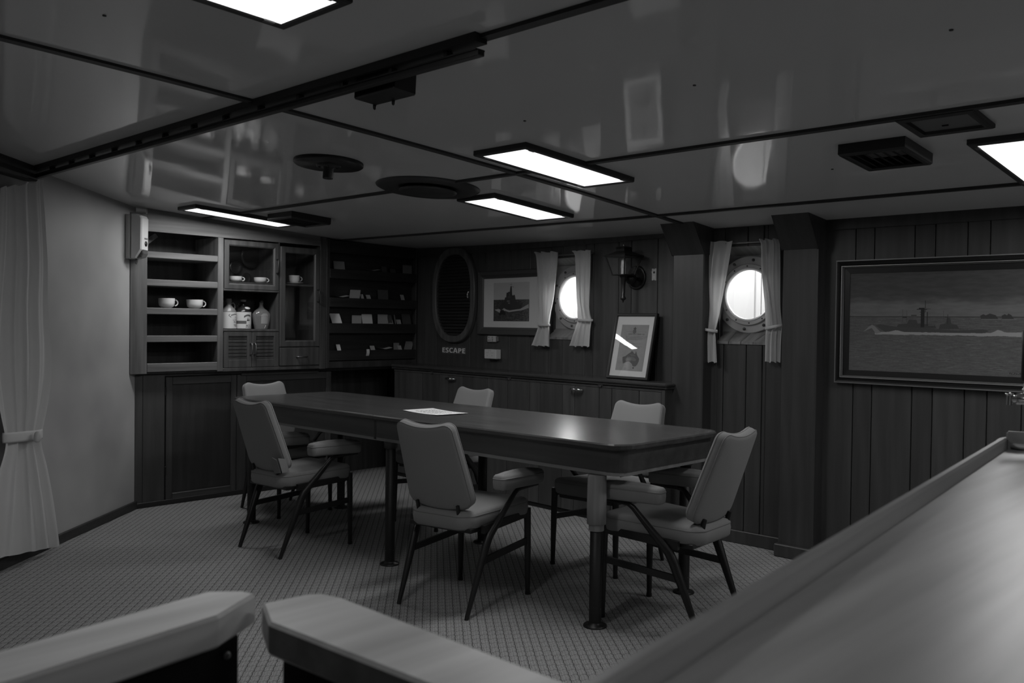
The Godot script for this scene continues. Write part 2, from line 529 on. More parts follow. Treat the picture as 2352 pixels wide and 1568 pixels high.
func hull():
	var h1 = [-0.915, -0.535, 1.166, 1.718]
	var h2 = [-2.755, -2.44, 1.168, 1.717]
	var w1 = thing("wall_right", "dark vertical wood planking of the far part of the ship's side", "wall", F1, "", "structure")
	planked(w1, [-3.20, -2.60, -2.244, -1.97, -1.799, -1.621, -1.323, -1.101, -0.882, -0.767, -0.543, -0.468, -0.244, -0.134, 0.085, 0.30], 0.0, 1.93, h1)
	backing(w1, -3.4, 0.5, h1)
	var w2 = thing("wall_right", "dark vertical wood planking between the two wooden pilasters", "wall", F2, "", "structure")
	planked(w2, [-3.02, -2.85, -2.713, -2.565, -2.464, -2.30], 0.0, 1.93, h2)
	backing(w2, -3.05, -2.2, h2)
	var w3 = thing("wall_right", "dark vertical wood planking behind the large painting", "wall", F2, "", "structure")
	planked(w3, [-2.30, -2.159, -1.941, -1.842, -1.64, -1.541, -1.392, -1.291, -1.142, -1.04, -0.89, -0.79, -0.64, -0.5, -0.3, 0.0, 0.4, 0.8, 1.2, 1.6, 2.0, 2.4, 2.75], 0.0, 1.93, null)
	backing(w3, -2.2, 2.9, null)
	solo("trim_3", MB.new().span(V(-2.2, 1.775, 0.0), V(2.7, 1.84, 0.012), 0.003), "pilaster_wood", "dark wooden cornice above the planking behind the painting", "trim", F2, "", "structure")
	var ct = thing("trim_4", "dark wooden cornice above the first porthole", "trim", F1, "", "structure")
	part("moulding", MB.new().span(V(-2.55, 1.80, 0.0), V(0.25, 1.9, 0.010), 0.003), "pilaster_wood", ct)
	solo("baseboard_right", MB.new().span(V(-2.83, 0, 0.0), V(-2.30, 0.075, 0.014), 0.004), "pilaster_wood", "scuffed dark skirting board between the pilasters", "skirting", F2, "", "structure")
	solo("baseboard_right", MB.new().span(V(-2.10, 0, 0.0), V(2.7, 0.075, 0.014), 0.004), "pilaster_wood", "dark skirting board under the large painting", "skirting", F2, "", "structure")
	# the pilasters: shaft, knee bracket under the ceiling and plinth
	var pz = [[-3.005, -2.79], [-2.30, -2.10]]
	for i in 2:
		var z0 = pz[i][0]; var z1 = pz[i][1]
		var t = thing("trim_%d" % [i + 1], ["dark wooden pilaster at the right end of the sideboard", "dark wooden pilaster between the second porthole and the painting"][i], "pilaster", Transform3D(), "", "structure")
		part("shaft", MB.new().span(V(4.60, 0, z0), V(4.86, 1.68, z1), 0.006), "pilaster_wood", t)
		var o = PackedVector2Array([Vector2(4.86, 1.675), Vector2(4.86, 1.98), Vector2(4.375, 1.98), Vector2(4.595, 1.675)])
		o.reverse()
		part("bracket", MB.new().prism(o, z1 - z0 + 0.008, Transform3D(Basis(), V(0, 0, z0 - 0.004)), 0.004), "pilaster_wood", t)
		part("plinth", MB.new().span(V(4.575, 0, z0 - 0.012), V(4.86, 0.07, z1 + 0.012), 0.005), "pilaster_wood", t)
	porthole("window_1", "brass-ringed round porthole left of the lantern, half behind short curtains", F1, -0.725, 1.446, h1, 0.0)
	porthole("window_2", "round porthole with a bolted pale ring between the pilasters", F2, -2.598, 1.442, h2, 1.0)

func ring_pts(s, y, r, z, n = 48):
	var p = PackedVector3Array()
	for k in n: p.append(V(s + r * cos(TAU * k / n), y + r * sin(TAU * k / n), z))
	return p

func porthole(called, text, F, s, y, h, pale):
	var o = thing(called, text, "porthole", F, "", "structure")
	var d = -0.10
	# reveal boards: sill and head slope, sides straight
	var sb = [h[0] - 0.03, h[1] + 0.06, 1.225, 1.672]     # back opening
	var n = 4
	for k in n:
		var a = lerp(h[0], h[1], k / float(n)); var b = lerp(h[0], h[1], (k + 1) / float(n))
		var a2 = lerp(sb[0], sb[1], k / float(n)); var b2 = lerp(sb[0], sb[1], (k + 1) / float(n))
		var m = MB.new()
		m.quad(V(a + 0.0015, h[2], 0.006), V(b - 0.0015, h[2], 0.006), V(b2 - 0.0015, sb[2], d), V(a2 + 0.0015, sb[2], d))
		m.quad(V(a + 0.0015, h[2] - 0.016, 0.006), V(b - 0.0015, h[2] - 0.016, 0.006), V(b - 0.0015, h[2], 0.006), V(a + 0.0015, h[2], 0.006))
		m.quad(V(a + 0.0015, h[2] - 0.016, 0.006), V(a2, sb[2] - 0.016, d), V(b2, sb[2] - 0.016, d), V(b - 0.0015, h[2] - 0.016, 0.006))
		part("sill_board", m, "sill_wood", o)
	for k in 2:
		var a = lerp(h[0], h[1], k / 2.0); var b = lerp(h[0], h[1], (k + 1) / 2.0)
		var a2 = lerp(sb[0], sb[1], k / 2.0); var b2 = lerp(sb[0], sb[1], (k + 1) / 2.0)
		var m = MB.new()
		m.quad(V(a + 0.0015, h[3], 0.0), V(a2 + 0.0015, sb[3], d), V(b2 - 0.0015, sb[3], d), V(b - 0.0015, h[3], 0.0))
		m.quad(V(a, h[3] + 0.012, 0.0), V(b, h[3] + 0.012, 0.0), V(b2, sb[3] + 0.012, d), V(a2, sb[3] + 0.012, d))
		part("head_board", m, "sill_wood", o)
	for k in 2:
		var m = MB.new()
		var a = V(h[k], h[2], 0.0); var b = V(h[k], h[3], 0.0); var c = V(sb[k], sb[3], d); var e = V(sb[k], sb[2], d)
		m.quad(a, b, c, e); m.quad(a + V(0.01, 0, 0), e + V(0.01, 0, 0), c + V(0.01, 0, 0), b + V(0.01, 0, 0))
		part("reveal_board", m, "plank_wood_1", o)
	# liner plate with its round opening, thick steel shell outside it
	var hole = ring_pts(s, y, 0.176, d)
	var sq = PackedVector3Array()
	for p in hole:
		var q = Vector2(p.x - s, p.y - y)
		q = q / max(abs(q.x), abs(q.y))
		sq.append(V(s + q.x * 0.5, y + q.y * 0.42, d))
	var lm = MB.new()
	lm.loft([sq, hole], -1)
	part("liner_plate", lm, "liner_paint", o)
	var back = PackedVector3Array(); var hb = ring_pts(s, y, 0.176, d - 0.02)
	for p in sq: back.append(p - V(0, 0, 0.02))
	var sh = MB.new()
	sh.loft([back, sq], -1); sh.loft([hole, hb], 1); sh.loft([hb, back], -1)
	part("shell", sh, "liner_paint", o)
	# bolted ring, two steps and a bright bezel round the glass
	var rm = MB.new()
	var prof = [[0.226, d], [0.226, d + 0.014], [0.222, d + 0.018], [0.180, d + 0.018], [0.180, d + 0.026], [0.176, d + 0.030], [0.152, d + 0.028], [0.152, d + 0.014]]
	var rings = []
	for q in prof: rings.append(ring_pts(s, y, q[0], q[1]))
	rm.loft(rings, 100)
	part("ring", rm, "ring_paint" if pale > 0.5 else "liner_paint", o)
	var bm = MB.new()
	rings = []
	for q in [[0.154, d + 0.018], [0.154, d + 0.031], [0.149, d + 0.031], [0.1435, d + 0.025], [0.143, d + 0.014]]: rings.append(ring_pts(s, y, q[0], q[1]))
	bm.loft(rings, 100)
	part("bezel", bm, "bezel", o)
	for k in 10:
		var a = TAU * (k + 0.3) / 10
		part("bolt", MB.new().lathe([[0.0085, 0.0], [0.0085, 0.006], [0.0085, 0.006], [0.005, 0.010], [0.0, 0.0105]], Transform3D(Basis(V(1, 0, 0), PI / 2), V(s + 0.202 * cos(a), y + 0.202 * sin(a), d + 0.018)), 10), "bolt", o)
	for k in 12:
		var a = TAU * (k + 0.1) / 12
		part("rivet", MB.new().lathe([[0.005, 0.0], [0.004, 0.003], [0.0, 0.004]], Transform3D(Basis(V(1, 0, 0), PI / 2), V(s + 0.166 * cos(a), y + 0.166 * sin(a), d + 0.029)), 8), "bolt", o)
	var gm = MB.new()
	gm.cap(ring_pts(s, y, 0.150, d + 0.015), true)
	part("glass", gm, "pane_glass", o)
	# curtain rod over the recess
	var rod = thing("curtain_rod", "thin metal curtain rod above the %s porthole" % ["bolted pale" if pale > 0.5 else "dark"], "rod", F * Transform3D(Basis(), V(s, h[3] + 0.018, 0.03)), "curtain rods over portholes")
	part("rod", MB.new().tube([V(-0.26 if pale < 0.5 else -0.22, 0, 0), V(0.28 if pale < 0.5 else 0.255, 0, 0)], 0.005, 8), "dull_brass", rod)
	for q in [-0.2, 0.24]: part("holder", MB.new().span(V(q - 0.006, -0.012, -0.03), V(q + 0.006, 0.008, 0.004)), "dull_brass", rod)

# ---------------------------------------------------------------- ceiling
func on_ceiling(x, z, drop = 0.0): return Transform3D(Basis(V(0, 0, 1), atan(cslope(x))), V(x, cy(x, z) - drop, z))

func lamp(x0, x1, z0, z1, text):
	var x = (x0 + x1) / 2; var z = (z0 + z1) / 2; var w = x1 - x0; var h = z1 - z0
	var o = thing("ceiling_light", text, "light", on_ceiling(x, z), "flush ceiling light panels")
	var T = Transform3D(Basis(V(1, 0, 0), PI / 2), Vector3.ZERO)     # local z points down
	part("frame", MB.new().frame(w, h, [[0, 0.0], [0, 0.020], [0.004, 0.024], [0.022, 0.024], [0.026, 0.020], [0.026, 0.002]], T), "dark_metal", o)
	part("diffuser", MB.new().span(V(-w / 2 + 0.025, -0.020, -h / 2 + 0.025), V(w / 2 - 0.025, -0.012, h / 2 - 0.025)), "lamp_glow", o)
	for q in [[-1, -1], [1, -1], [-1, 1], [1, 1]]:
		part("clip", MB.new().span(V(q[0] * (w / 2 - 0.06) - 0.016, -0.025, q[1] * (h / 2 - 0.02) - 0.008), V(q[0] * (w / 2 - 0.06) + 0.016, -0.018, q[1] * (h / 2 - 0.02) + 0.008), 0.002), "grey_plastic", o)
	var l = AreaLight3D.new()
	l.name = "panel_light"
	l.area_size = Vector2(w - 0.06, h - 0.06)
	l.light_energy = lamp_energy
	l.area_range = 20.0
	l.shadow_enabled = true
	l.transform = Transform3D(Basis(V(1, 0, 0), -PI / 2), V(0, -0.028, 0))
	o.add_child(l)

func ceiling_things():
	lamp(2.672, 3.417, -2.747, -2.447, "bright flush light panel over the near end of the table, nearest one seen whole")
	lamp(3.372, 4.028, -3.592, -3.305, "bright flush light panel beside the round air diffuser")
	lamp(2.752, 3.50, -5.545, -5.31, "thin bright light panel in front of the open shelves")
	lamp(0.59, 1.337, -2.10, -1.80, "large bright light panel cut off by the top edge")
	lamp(3.46, 4.20, -1.035, -0.74, "bright light panel at the right edge beyond the dark vents")
	lamp(0.6, 1.35, 0.9, 1.2, "light panel over the bar behind the viewer")
	lamp(3.2, 3.95, 1.0, 1.3, "light panel at the far end of the bar behind the viewer")
	# curtain beam, rail on brackets
	var p = []
	for k in 13: p.append(V(1.714, cy(1.714, 0) + 0.002, lerp(-1.738, -5.03, k / 12.0)))
	solo("curtain_beam", MB.new().bar(p, 0.046, 0.026, V(1, 0, 0)), "beam_wood", "long dark wooden beam on the ceiling carrying the curtain rail", "beam")
	var rl = thing("curtain_rail", "slim black curtain rail hung on small brackets below the ceiling beam", "rail", V(1.714, cy(1.714, 0) - 0.024, 0) * 1.0 if false else Transform3D(Basis(), V(1.714, cy(1.714, 0) - 0.024, 0)))
	part("track", MB.new().span(V(-0.012, -0.036, -5.02), V(0.012, -0.018, -1.735), 0.002), "black_metal", rl)
	part("track_lip", MB.new().span(V(-0.017, -0.021, -5.02), V(0.017, -0.017, -1.74)), "black_metal", rl)
	for k in 14:
		part("bracket", MB.new().span(V(-0.012, -0.02, -1.868 - 0.242 * k - 0.008), V(0.012, 0.001, -1.868 - 0.242 * k + 0.008), 0.002), "black_metal", rl)
	var hd = FL * V(-1.42, 1.93, 0.06)
	solo("trim_5", MB.new().span(V(-2.4, 1.955, 0.0), V(-1.26, 2.1, 0.06), 0.004), "beam_wood", "dark wooden header above the long curtain", "trim", FL, "", "structure")
	# black box beside the rail
	var sb = thing("ceiling_box", "black box with small studs fixed beside the curtain rail", "box", on_ceiling(1.795, -2.245))
	part("body", MB.new().span(V(-0.045, -0.07, -0.10), V(0.045, 0.0, 0.10), 0.004), "black_paint", sb)
	for z in [-0.095, 0.0]: part("stud", MB.new().lathe([[0.0, -0.086], [0.005, -0.082], [0.006, -0.068]], at(0.04, 0, z - 0.005), 10), "black_paint", sb)
	# round plate with its stub pipe
	var dp = thing("ceiling_plate", "small dark round plate with a stub pipe hanging from the ceiling", "plate", on_ceiling(2.468, -3.498))
	part("disc", MB.new().lathe([[0.0, -0.018], [0.155, -0.018], [0.16, -0.014], [0.16, 0.01]], Transform3D(), 40), "black_paint", dp)
	part("flange", MB.new().lathe([[0.0, -0.026], [0.055, -0.026], [0.058, -0.017]], Transform3D(), 28), "dark_metal", dp)
	part("stub_pipe", MB.new().lathe([[0.018, -0.078], [0.018, -0.078], [0.023, -0.079], [0.024, -0.076], [0.024, -0.034], [0.03, -0.024]], Transform3D(), 24), "dark_metal", dp)
	for k in 4: part("flange_bolt", MB.new().lathe([[0.0, -0.032], [0.007, -0.031], [0.007, -0.02]], at(0.043 * cos(k * PI / 2 + 0.6), 0, 0.043 * sin(k * PI / 2 + 0.6)), 8), "black_paint", dp)
	# round diffuser
	var dv = thing("air_diffuser", "large dark round air diffuser dish on the ceiling", "diffuser", on_ceiling(3.105, -3.525))
	part("dish", MB.new().lathe([[0.0, -0.006], [0.15, -0.006], [0.165, -0.012], [0.20, -0.020], [0.25, -0.014], [0.268, -0.006], [0.27, -0.001]], Transform3D(), 48), "dark_metal", dv)
	part("centre_plate", MB.new().lathe([[0.0, -0.030], [0.13, -0.030], [0.15, -0.026], [0.15, -0.022]], Transform3D(), 40), "dark_metal", dv)
	for k in 3: part("screw", MB.new().lathe([[0.0, -0.021], [0.006, -0.02], [0.006, -0.01]], at(0.2 * cos(k * TAU / 3), 0, 0.2 * sin(k * TAU / 3)), 8), "black_paint", dv)
	# framed hatch and two louvred boxes
	var T = Transform3D(Basis(V(1, 0, 0), PI / 2), Vector3.ZERO)
	var hv = thing("ceiling_vent", "shallow framed hatch in the ceiling, dark moulding round a dull panel", "vent", on_ceiling(3.195, -1.024), "dark ceiling vents")
	part("frame", MB.new().frame(0.235, 0.245, [[0, -0.004], [0, 0.012], [0.006, 0.016], [0.018, 0.012], [0.026, 0.014], [0.032, -0.004]], T), "dark_metal", hv)
	part("panel", MB.new().span(V(-0.09, -0.004, -0.095), V(0.09, 0.0, 0.095)), "grey_plastic", hv)
	part("catch", MB.new().span(V(0.03, -0.008, -0.02), V(0.036, -0.003, 0.0)), "black_paint", hv)
	for q in [[3.455, -1.318, 0.29, 0.245, "deep black ceiling vent box right of the middle, below the framed hatch"], [3.345, -5.06, 0.30, 0.28, "dark ceiling vent box overlapping the thin light panel"]]:
		var b = thing("ceiling_vent", q[4], "vent", on_ceiling(q[0], q[1]), "dark ceiling vents")
		part("casing", MB.new().frame(q[2], q[3], [[0, -0.004], [0, 0.038], [0.006, 0.045], [0.020, 0.045], [0.026, 0.040], [0.03, 0.0]], T), "black_paint", b)
		for k in 6: part("slat", MB.new().box(V(0, -0.03, (k - 2.5) * q[3] * 0.14), V(q[2] - 0.06, 0.003, q[3] * 0.13), 0.0, Basis(V(1, 0, 0), 0.5)), "black_paint", b)

# ---------------------------------------------------------------- cupboards on the far bulkhead
func bx(called, mat, parent, a, b, bev = 0.002): return part(called, MB.new().span(a, b, bev), mat, parent)

func bar_handle(called, parent, p, length, vertical, mat = "black_metal"):
	var d = V(0, 1, 0) if vertical else V(1, 0, 0)
	var m = MB.new()
	var h = length / 2
	m.tube([p - d * h, p - d * h + V(0, 0, 0.020), p - d * (h - 0.012) + V(0, 0, 0.026), p + d * (h - 0.012) + V(0, 0, 0.026), p + d * h + V(0, 0, 0.020), p + d * h], 0.0052, 8)
	return part(called, m, mat, parent)

func lower_cabinet():
	var o = thing("base_cabinet", "dark wooden base cupboards with recessed door panels below the shelf unit", "cabinet", at(2.63, 0, -5.86))
	var x = 2.63
	bx("carcase", "lower_wood", o, V(0, 0, -0.42), V(1.55, 0.865, -0.022))
	bx("corner_strip", "lower_wood", o, V(-0.01, 0, -0.02), V(2.672 - x, 0.885, 0.004))
	bx("stile", "lower_wood", o, V(2.675 - x, 0, -0.02), V(2.826 - x, 0.885, 0.0))
	for q in [[2.835, 3.361, 2.881, 3.318], [3.365, 4.178, 3.437, 4.130]]:
		var d = bx("door", "lower_panel", o, V(q[2] - x - 0.01, 0.05, -0.02), V(q[3] - x + 0.01, 0.83, -0.014), 0.0)
		bx("stile", "lower_wood", d, V(q[0] - x, 0.03, -0.02), V(q[2] - x, 0.865, 0.0), 0.004)
		bx("stile", "lower_wood", d, V(q[3] - x, 0.03, -0.02), V(q[1] - x, 0.865, 0.0), 0.004)
		bx("rail", "lower_across", d, V(q[2] - x, 0.812, -0.02), V(q[3] - x, 0.865, 0.0), 0.004)
		bx("rail", "lower_across", d, V(q[2] - x, 0.03, -0.02), V(q[3] - x, 0.074, 0.0), 0.004)
	for y in [0.20, 0.74]: bx("hinge", "black_metal", o, V(2.826 - x, y, -0.002), V(2.836 - x, y + 0.06, 0.004), 0.001)
	bx("ledge", "lower_across", o, V(3.39 - x, 0.858, 0.0), V(4.05 - x, 0.872, 0.012))
	bx("top", "lower_across", o, V(-0.02, 0.870, -0.42), V(2.2, 0.892, -0.005))
	bx("plinth", "rack_wood", o, V(0.0, 0.0, -0.02), V(1.56, 0.035, 0.006))
	bx("recess_panel", "rack_upright", o, V(1.55, 0.0, -0.40), V(2.35, 0.87, -0.30))

func upper_cabinet():
	var Z = -5.80
	var o = thing("wall_cabinet", "wooden wall unit with open shelves, glazed doors and louvred doors under the ceiling", "cabinet", at(0, 0, Z))
	# carcase
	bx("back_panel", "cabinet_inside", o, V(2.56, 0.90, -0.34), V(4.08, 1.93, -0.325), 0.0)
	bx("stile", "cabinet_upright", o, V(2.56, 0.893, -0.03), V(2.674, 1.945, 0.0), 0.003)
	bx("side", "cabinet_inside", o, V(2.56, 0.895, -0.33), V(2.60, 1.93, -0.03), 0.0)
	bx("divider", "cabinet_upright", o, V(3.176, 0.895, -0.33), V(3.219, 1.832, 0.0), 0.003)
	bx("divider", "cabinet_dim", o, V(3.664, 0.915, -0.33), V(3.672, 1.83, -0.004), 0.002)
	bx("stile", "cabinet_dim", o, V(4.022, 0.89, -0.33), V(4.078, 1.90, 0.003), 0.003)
	var fa = MB.new()
	var op = PackedVector2Array([Vector2(2.674, 1.832), Vector2(4.022, 1.832)])
	for k in 9: op.append(Vector2(lerp(4.022, 2.674, k / 8.0), cy(lerp(4.022, 2.674, k / 8.0), Z) - 0.001))
	part("fascia", fa.prism(op, 0.02, Transform3D(Basis(), V(0, 0, -0.02))), "cabinet_across", o)
	bx("bottom_rail", "cabinet_across", o, V(2.674, 0.905, -0.02), V(3.176, 0.962, 0.0), 0.003)
	bx("bottom_rail", "door_wood", o, V(3.219, 0.893, -0.02), V(4.022, 0.918, 0.0), 0.003)
	bx("bottom_board", "cabinet_inside", o, V(2.56, 0.893, -0.33), V(4.05, 0.912, -0.02), 0.0)
	for q in [[1.659, 1.701], [1.475, 1.519], [1.288, 1.331], [1.103, 1.146]]:
		bx("shelf", "cabinet_across", o, V(2.60, q[0], -0.325), V(3.176, q[1], -0.001), 0.003)
	# old brace seen in the top bay
	part("brace", MB.new().box(V(2.76, 1.775, -0.2), V(0.03, 0.17, 0.02), 0.002, Basis(V(0, 0, 1), -0.9)), "cabinet_upright", o)
	# glazed door of the middle bay
	var T = Transform3D(Basis(), V(3.441, 1.648, -0.016))
	var d = part("door", MB.new().frame(0.436, 0.346, [[0, 0], [0, 0.018], [0.004, 0.021], [0.032, 0.021], [0.040, 0.014], [0.042, 0.004]], T), "door_wood", o)
	bx("pane", "pane_glass", d, V(3.262, 1.515, -0.010), V(3.62, 1.782, -0.007), 0.0)
	bar_handle("handle", d, V(3.640, 1.654, 0.004), 0.10, true)
	bx("cupboard_floor", "cabinet_inside", o, V(3.22, 1.500, -0.325), V(3.664, 1.530, -0.022), 0.0)
	bx("niche_top", "door_wood", o, V(3.219, 1.462, -0.325), V(3.664, 1.476, 0.002), 0.002)
	bx("niche_board", "door_wood", o, V(3.219, 1.176, -0.325), V(3.664, 1.192, 0.002), 0.002)
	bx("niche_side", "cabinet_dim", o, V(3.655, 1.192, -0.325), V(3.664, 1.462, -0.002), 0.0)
	# louvred doors
	for s in 2:
		var x0 = [3.224, 3.447][s]; var x1 = [3.444, 3.665][s]
		var l0 = [3.261, 3.479][s]; var l1 = [3.407, 3.626][s]
		var ld = part("louvred_door", MB.new().span(V(x0, 0.92, -0.018), V(l0, 1.173, 0.0), 0.002).span(V(l1, 0.92, -0.018), V(x1, 1.173, 0.0), 0.002).span(V(l0, 1.142, -0.018), V(l1, 1.173, 0.0), 0.002).span(V(l0, 0.92, -0.018), V(l1, 0.975, 0.0), 0.002), "door_wood", o)
		bx("dark_back", "dark_gap", ld, V(l0 - 0.005, 0.96, -0.03), V(l1 + 0.005, 1.15, -0.022), 0.0)
		for k in 7:
			var y = lerp(0.9775, 1.128, k / 6.0)
			part("slat", MB.new().box(V((l0 + l1) / 2, y + 0.004, -0.010), V(l1 - l0, 0.020, 0.006), 0.001, Basis(V(1, 0, 0), 0.12)), "door_wood", ld)
		bar_handle("handle", ld, V([3.432, 3.462][s], 1.05, 0.0), 0.08, true, "dull_brass")
	# glazed door on the right
	T = Transform3D(Basis(), V(3.847, 1.434, -0.016))
	var rd = part("door", MB.new().frame(0.346, 0.742, [[0, 0], [0, 0.018], [0.004, 0.021], [0.040, 0.021], [0.046, 0.014], [0.048, 0.004]], T), "door_wood", o)
	bx("pane", "pane_glass", rd, V(3.716, 1.105, -0.010), V(3.976, 1.765, -0.007), 0.0)
	bar_handle("handle", rd, V(3.998, 1.45, 0.004), 0.09, true)
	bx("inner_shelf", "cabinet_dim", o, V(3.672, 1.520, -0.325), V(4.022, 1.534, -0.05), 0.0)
	var dr = bx("drawer", "door_wood", o, V(3.676, 0.922, -0.016), V(4.020, 1.058, 0.003), 0.004)
	bar_handle("handle", dr, V(3.858, 0.988, 0.003), 0.085, false, "dull_brass")
	# what stands in it
	cup(2.852, 1.332, -5.895, 0.054, 0.066, "white cup on the left of the open shelf", 0.3)
	cup(3.054, 1.332, -5.895, 0.056, 0.062, "white cup on the right of the open shelf, near the divider", 0.2)
	cup(3.362, 1.531, -5.89, 0.046, 0.040, "shallow white cup behind the glazed door, left of the pair", 0.4)
	cup(3.562, 1.531, -5.89, 0.046, 0.040, "shallow white cup behind the glazed door, right of the pair", 0.4)
	cup(3.862, 1.546, -5.905, 0.042, 0.055, "white cup on a saucer in the tall glazed cupboard", 0.4)
	solo("saucer", MB.new().lathe([[0.03, 0.0], [0.032, 0.004], [0.068, 0.011], [0.069, 0.013], [0.03, 0.007], [0.0, 0.006]], at(0, 0, 0), 28), "china", "white saucer under the cup in the tall glazed cupboard", "saucer", at(3.862, 1.534, -5.905))
	var pl = [[3.478, 1.650, 0.052], [3.560, 1.567, 0.046], [3.412, 1.582, 0.05], [3.60, 1.735, 0.085]]
	for i in 4:
		solo("disc", MB.new().lathe([[0.0, -0.004], [pl[i][2] * 0.7, -0.002], [pl[i][2], 0.004], [pl[i][2], 0.007], [pl[i][2] * 0.7, 0.002], [0.0, 0.0]], Transform3D(Basis(V(1, 0, 0), PI / 2), Vector3.ZERO), 28), "plate_dark", ["dark round disc at the middle left inside the glazed cupboard", "dark round disc between the two shallow cups", "dark round disc at the lower left edge of the glazed cupboard", "largest dark round disc high in the glazed cupboard"][i], "disc", Transform3D(Basis(), V(pl[i][0], pl[i][1], -6.09)), "dark discs in the glazed cupboard")
	bottles()

func cup(x, y, z, r, h, text, turn):
	var o = thing("cup", text, "cup", at(x, y, z), "white cups in the wall unit")
	part("bowl", MB.new().lathe([[r * 0.55, 0.0], [r * 0.6, 0.002], [r * 0.90, h * 0.22], [r * 0.98, h * 0.55], [r, h], [r, h], [r - 0.004, h], [r - 0.005, h * 0.5], [r * 0.6, 0.006], [0.0, 0.005]], Transform3D(), 28), "china", o)
	var m = MB.new()
	var p = []
	for k in 9:
		var a = lerp(1.25, -1.35, k / 8.0)
		p.append(V(r * 0.93 + 0.024 * cos(a), h * 0.55 + h * 0.33 * sin(a), 0))
	m.tube(p, 0.0042, 8, 0.8)
	part("handle", m, "china", o, Transform3D(Basis(V(0, 1, 0), -0.15), Vector3.ZERO))
	# small anchor badge printed on the side
	var bm = MB.new()
	for q in [[0, 0, 0.0022, 0.018], [0, 0.006, 0.008, 0.002], [0, -0.008, 0.010, 0.0025], [0, 0.011, 0.005, 0.004]]:
		bm.sheet(4, 1, func(u, v):
			var a = 0.75 + (q[0] + (u - 0.5) * q[2]) / r
			return V(sin(a) * (r * 0.985 + 0.0006), h * 0.55 + q[1] + (v - 0.5) * q[3], cos(a) * (r * 0.985 + 0.0006)))
	part("badge", bm, "china_mark", o)

func label_band(called, parent, mat, r, y0, y1, a0, a1):
	return part(called, MB.new().sheet(20, 1, func(u, v):
		var a = lerp(a0, a1, u)
		return V(sin(a) * r, lerp(y0, y1, v), cos(a) * r)), mat, parent)

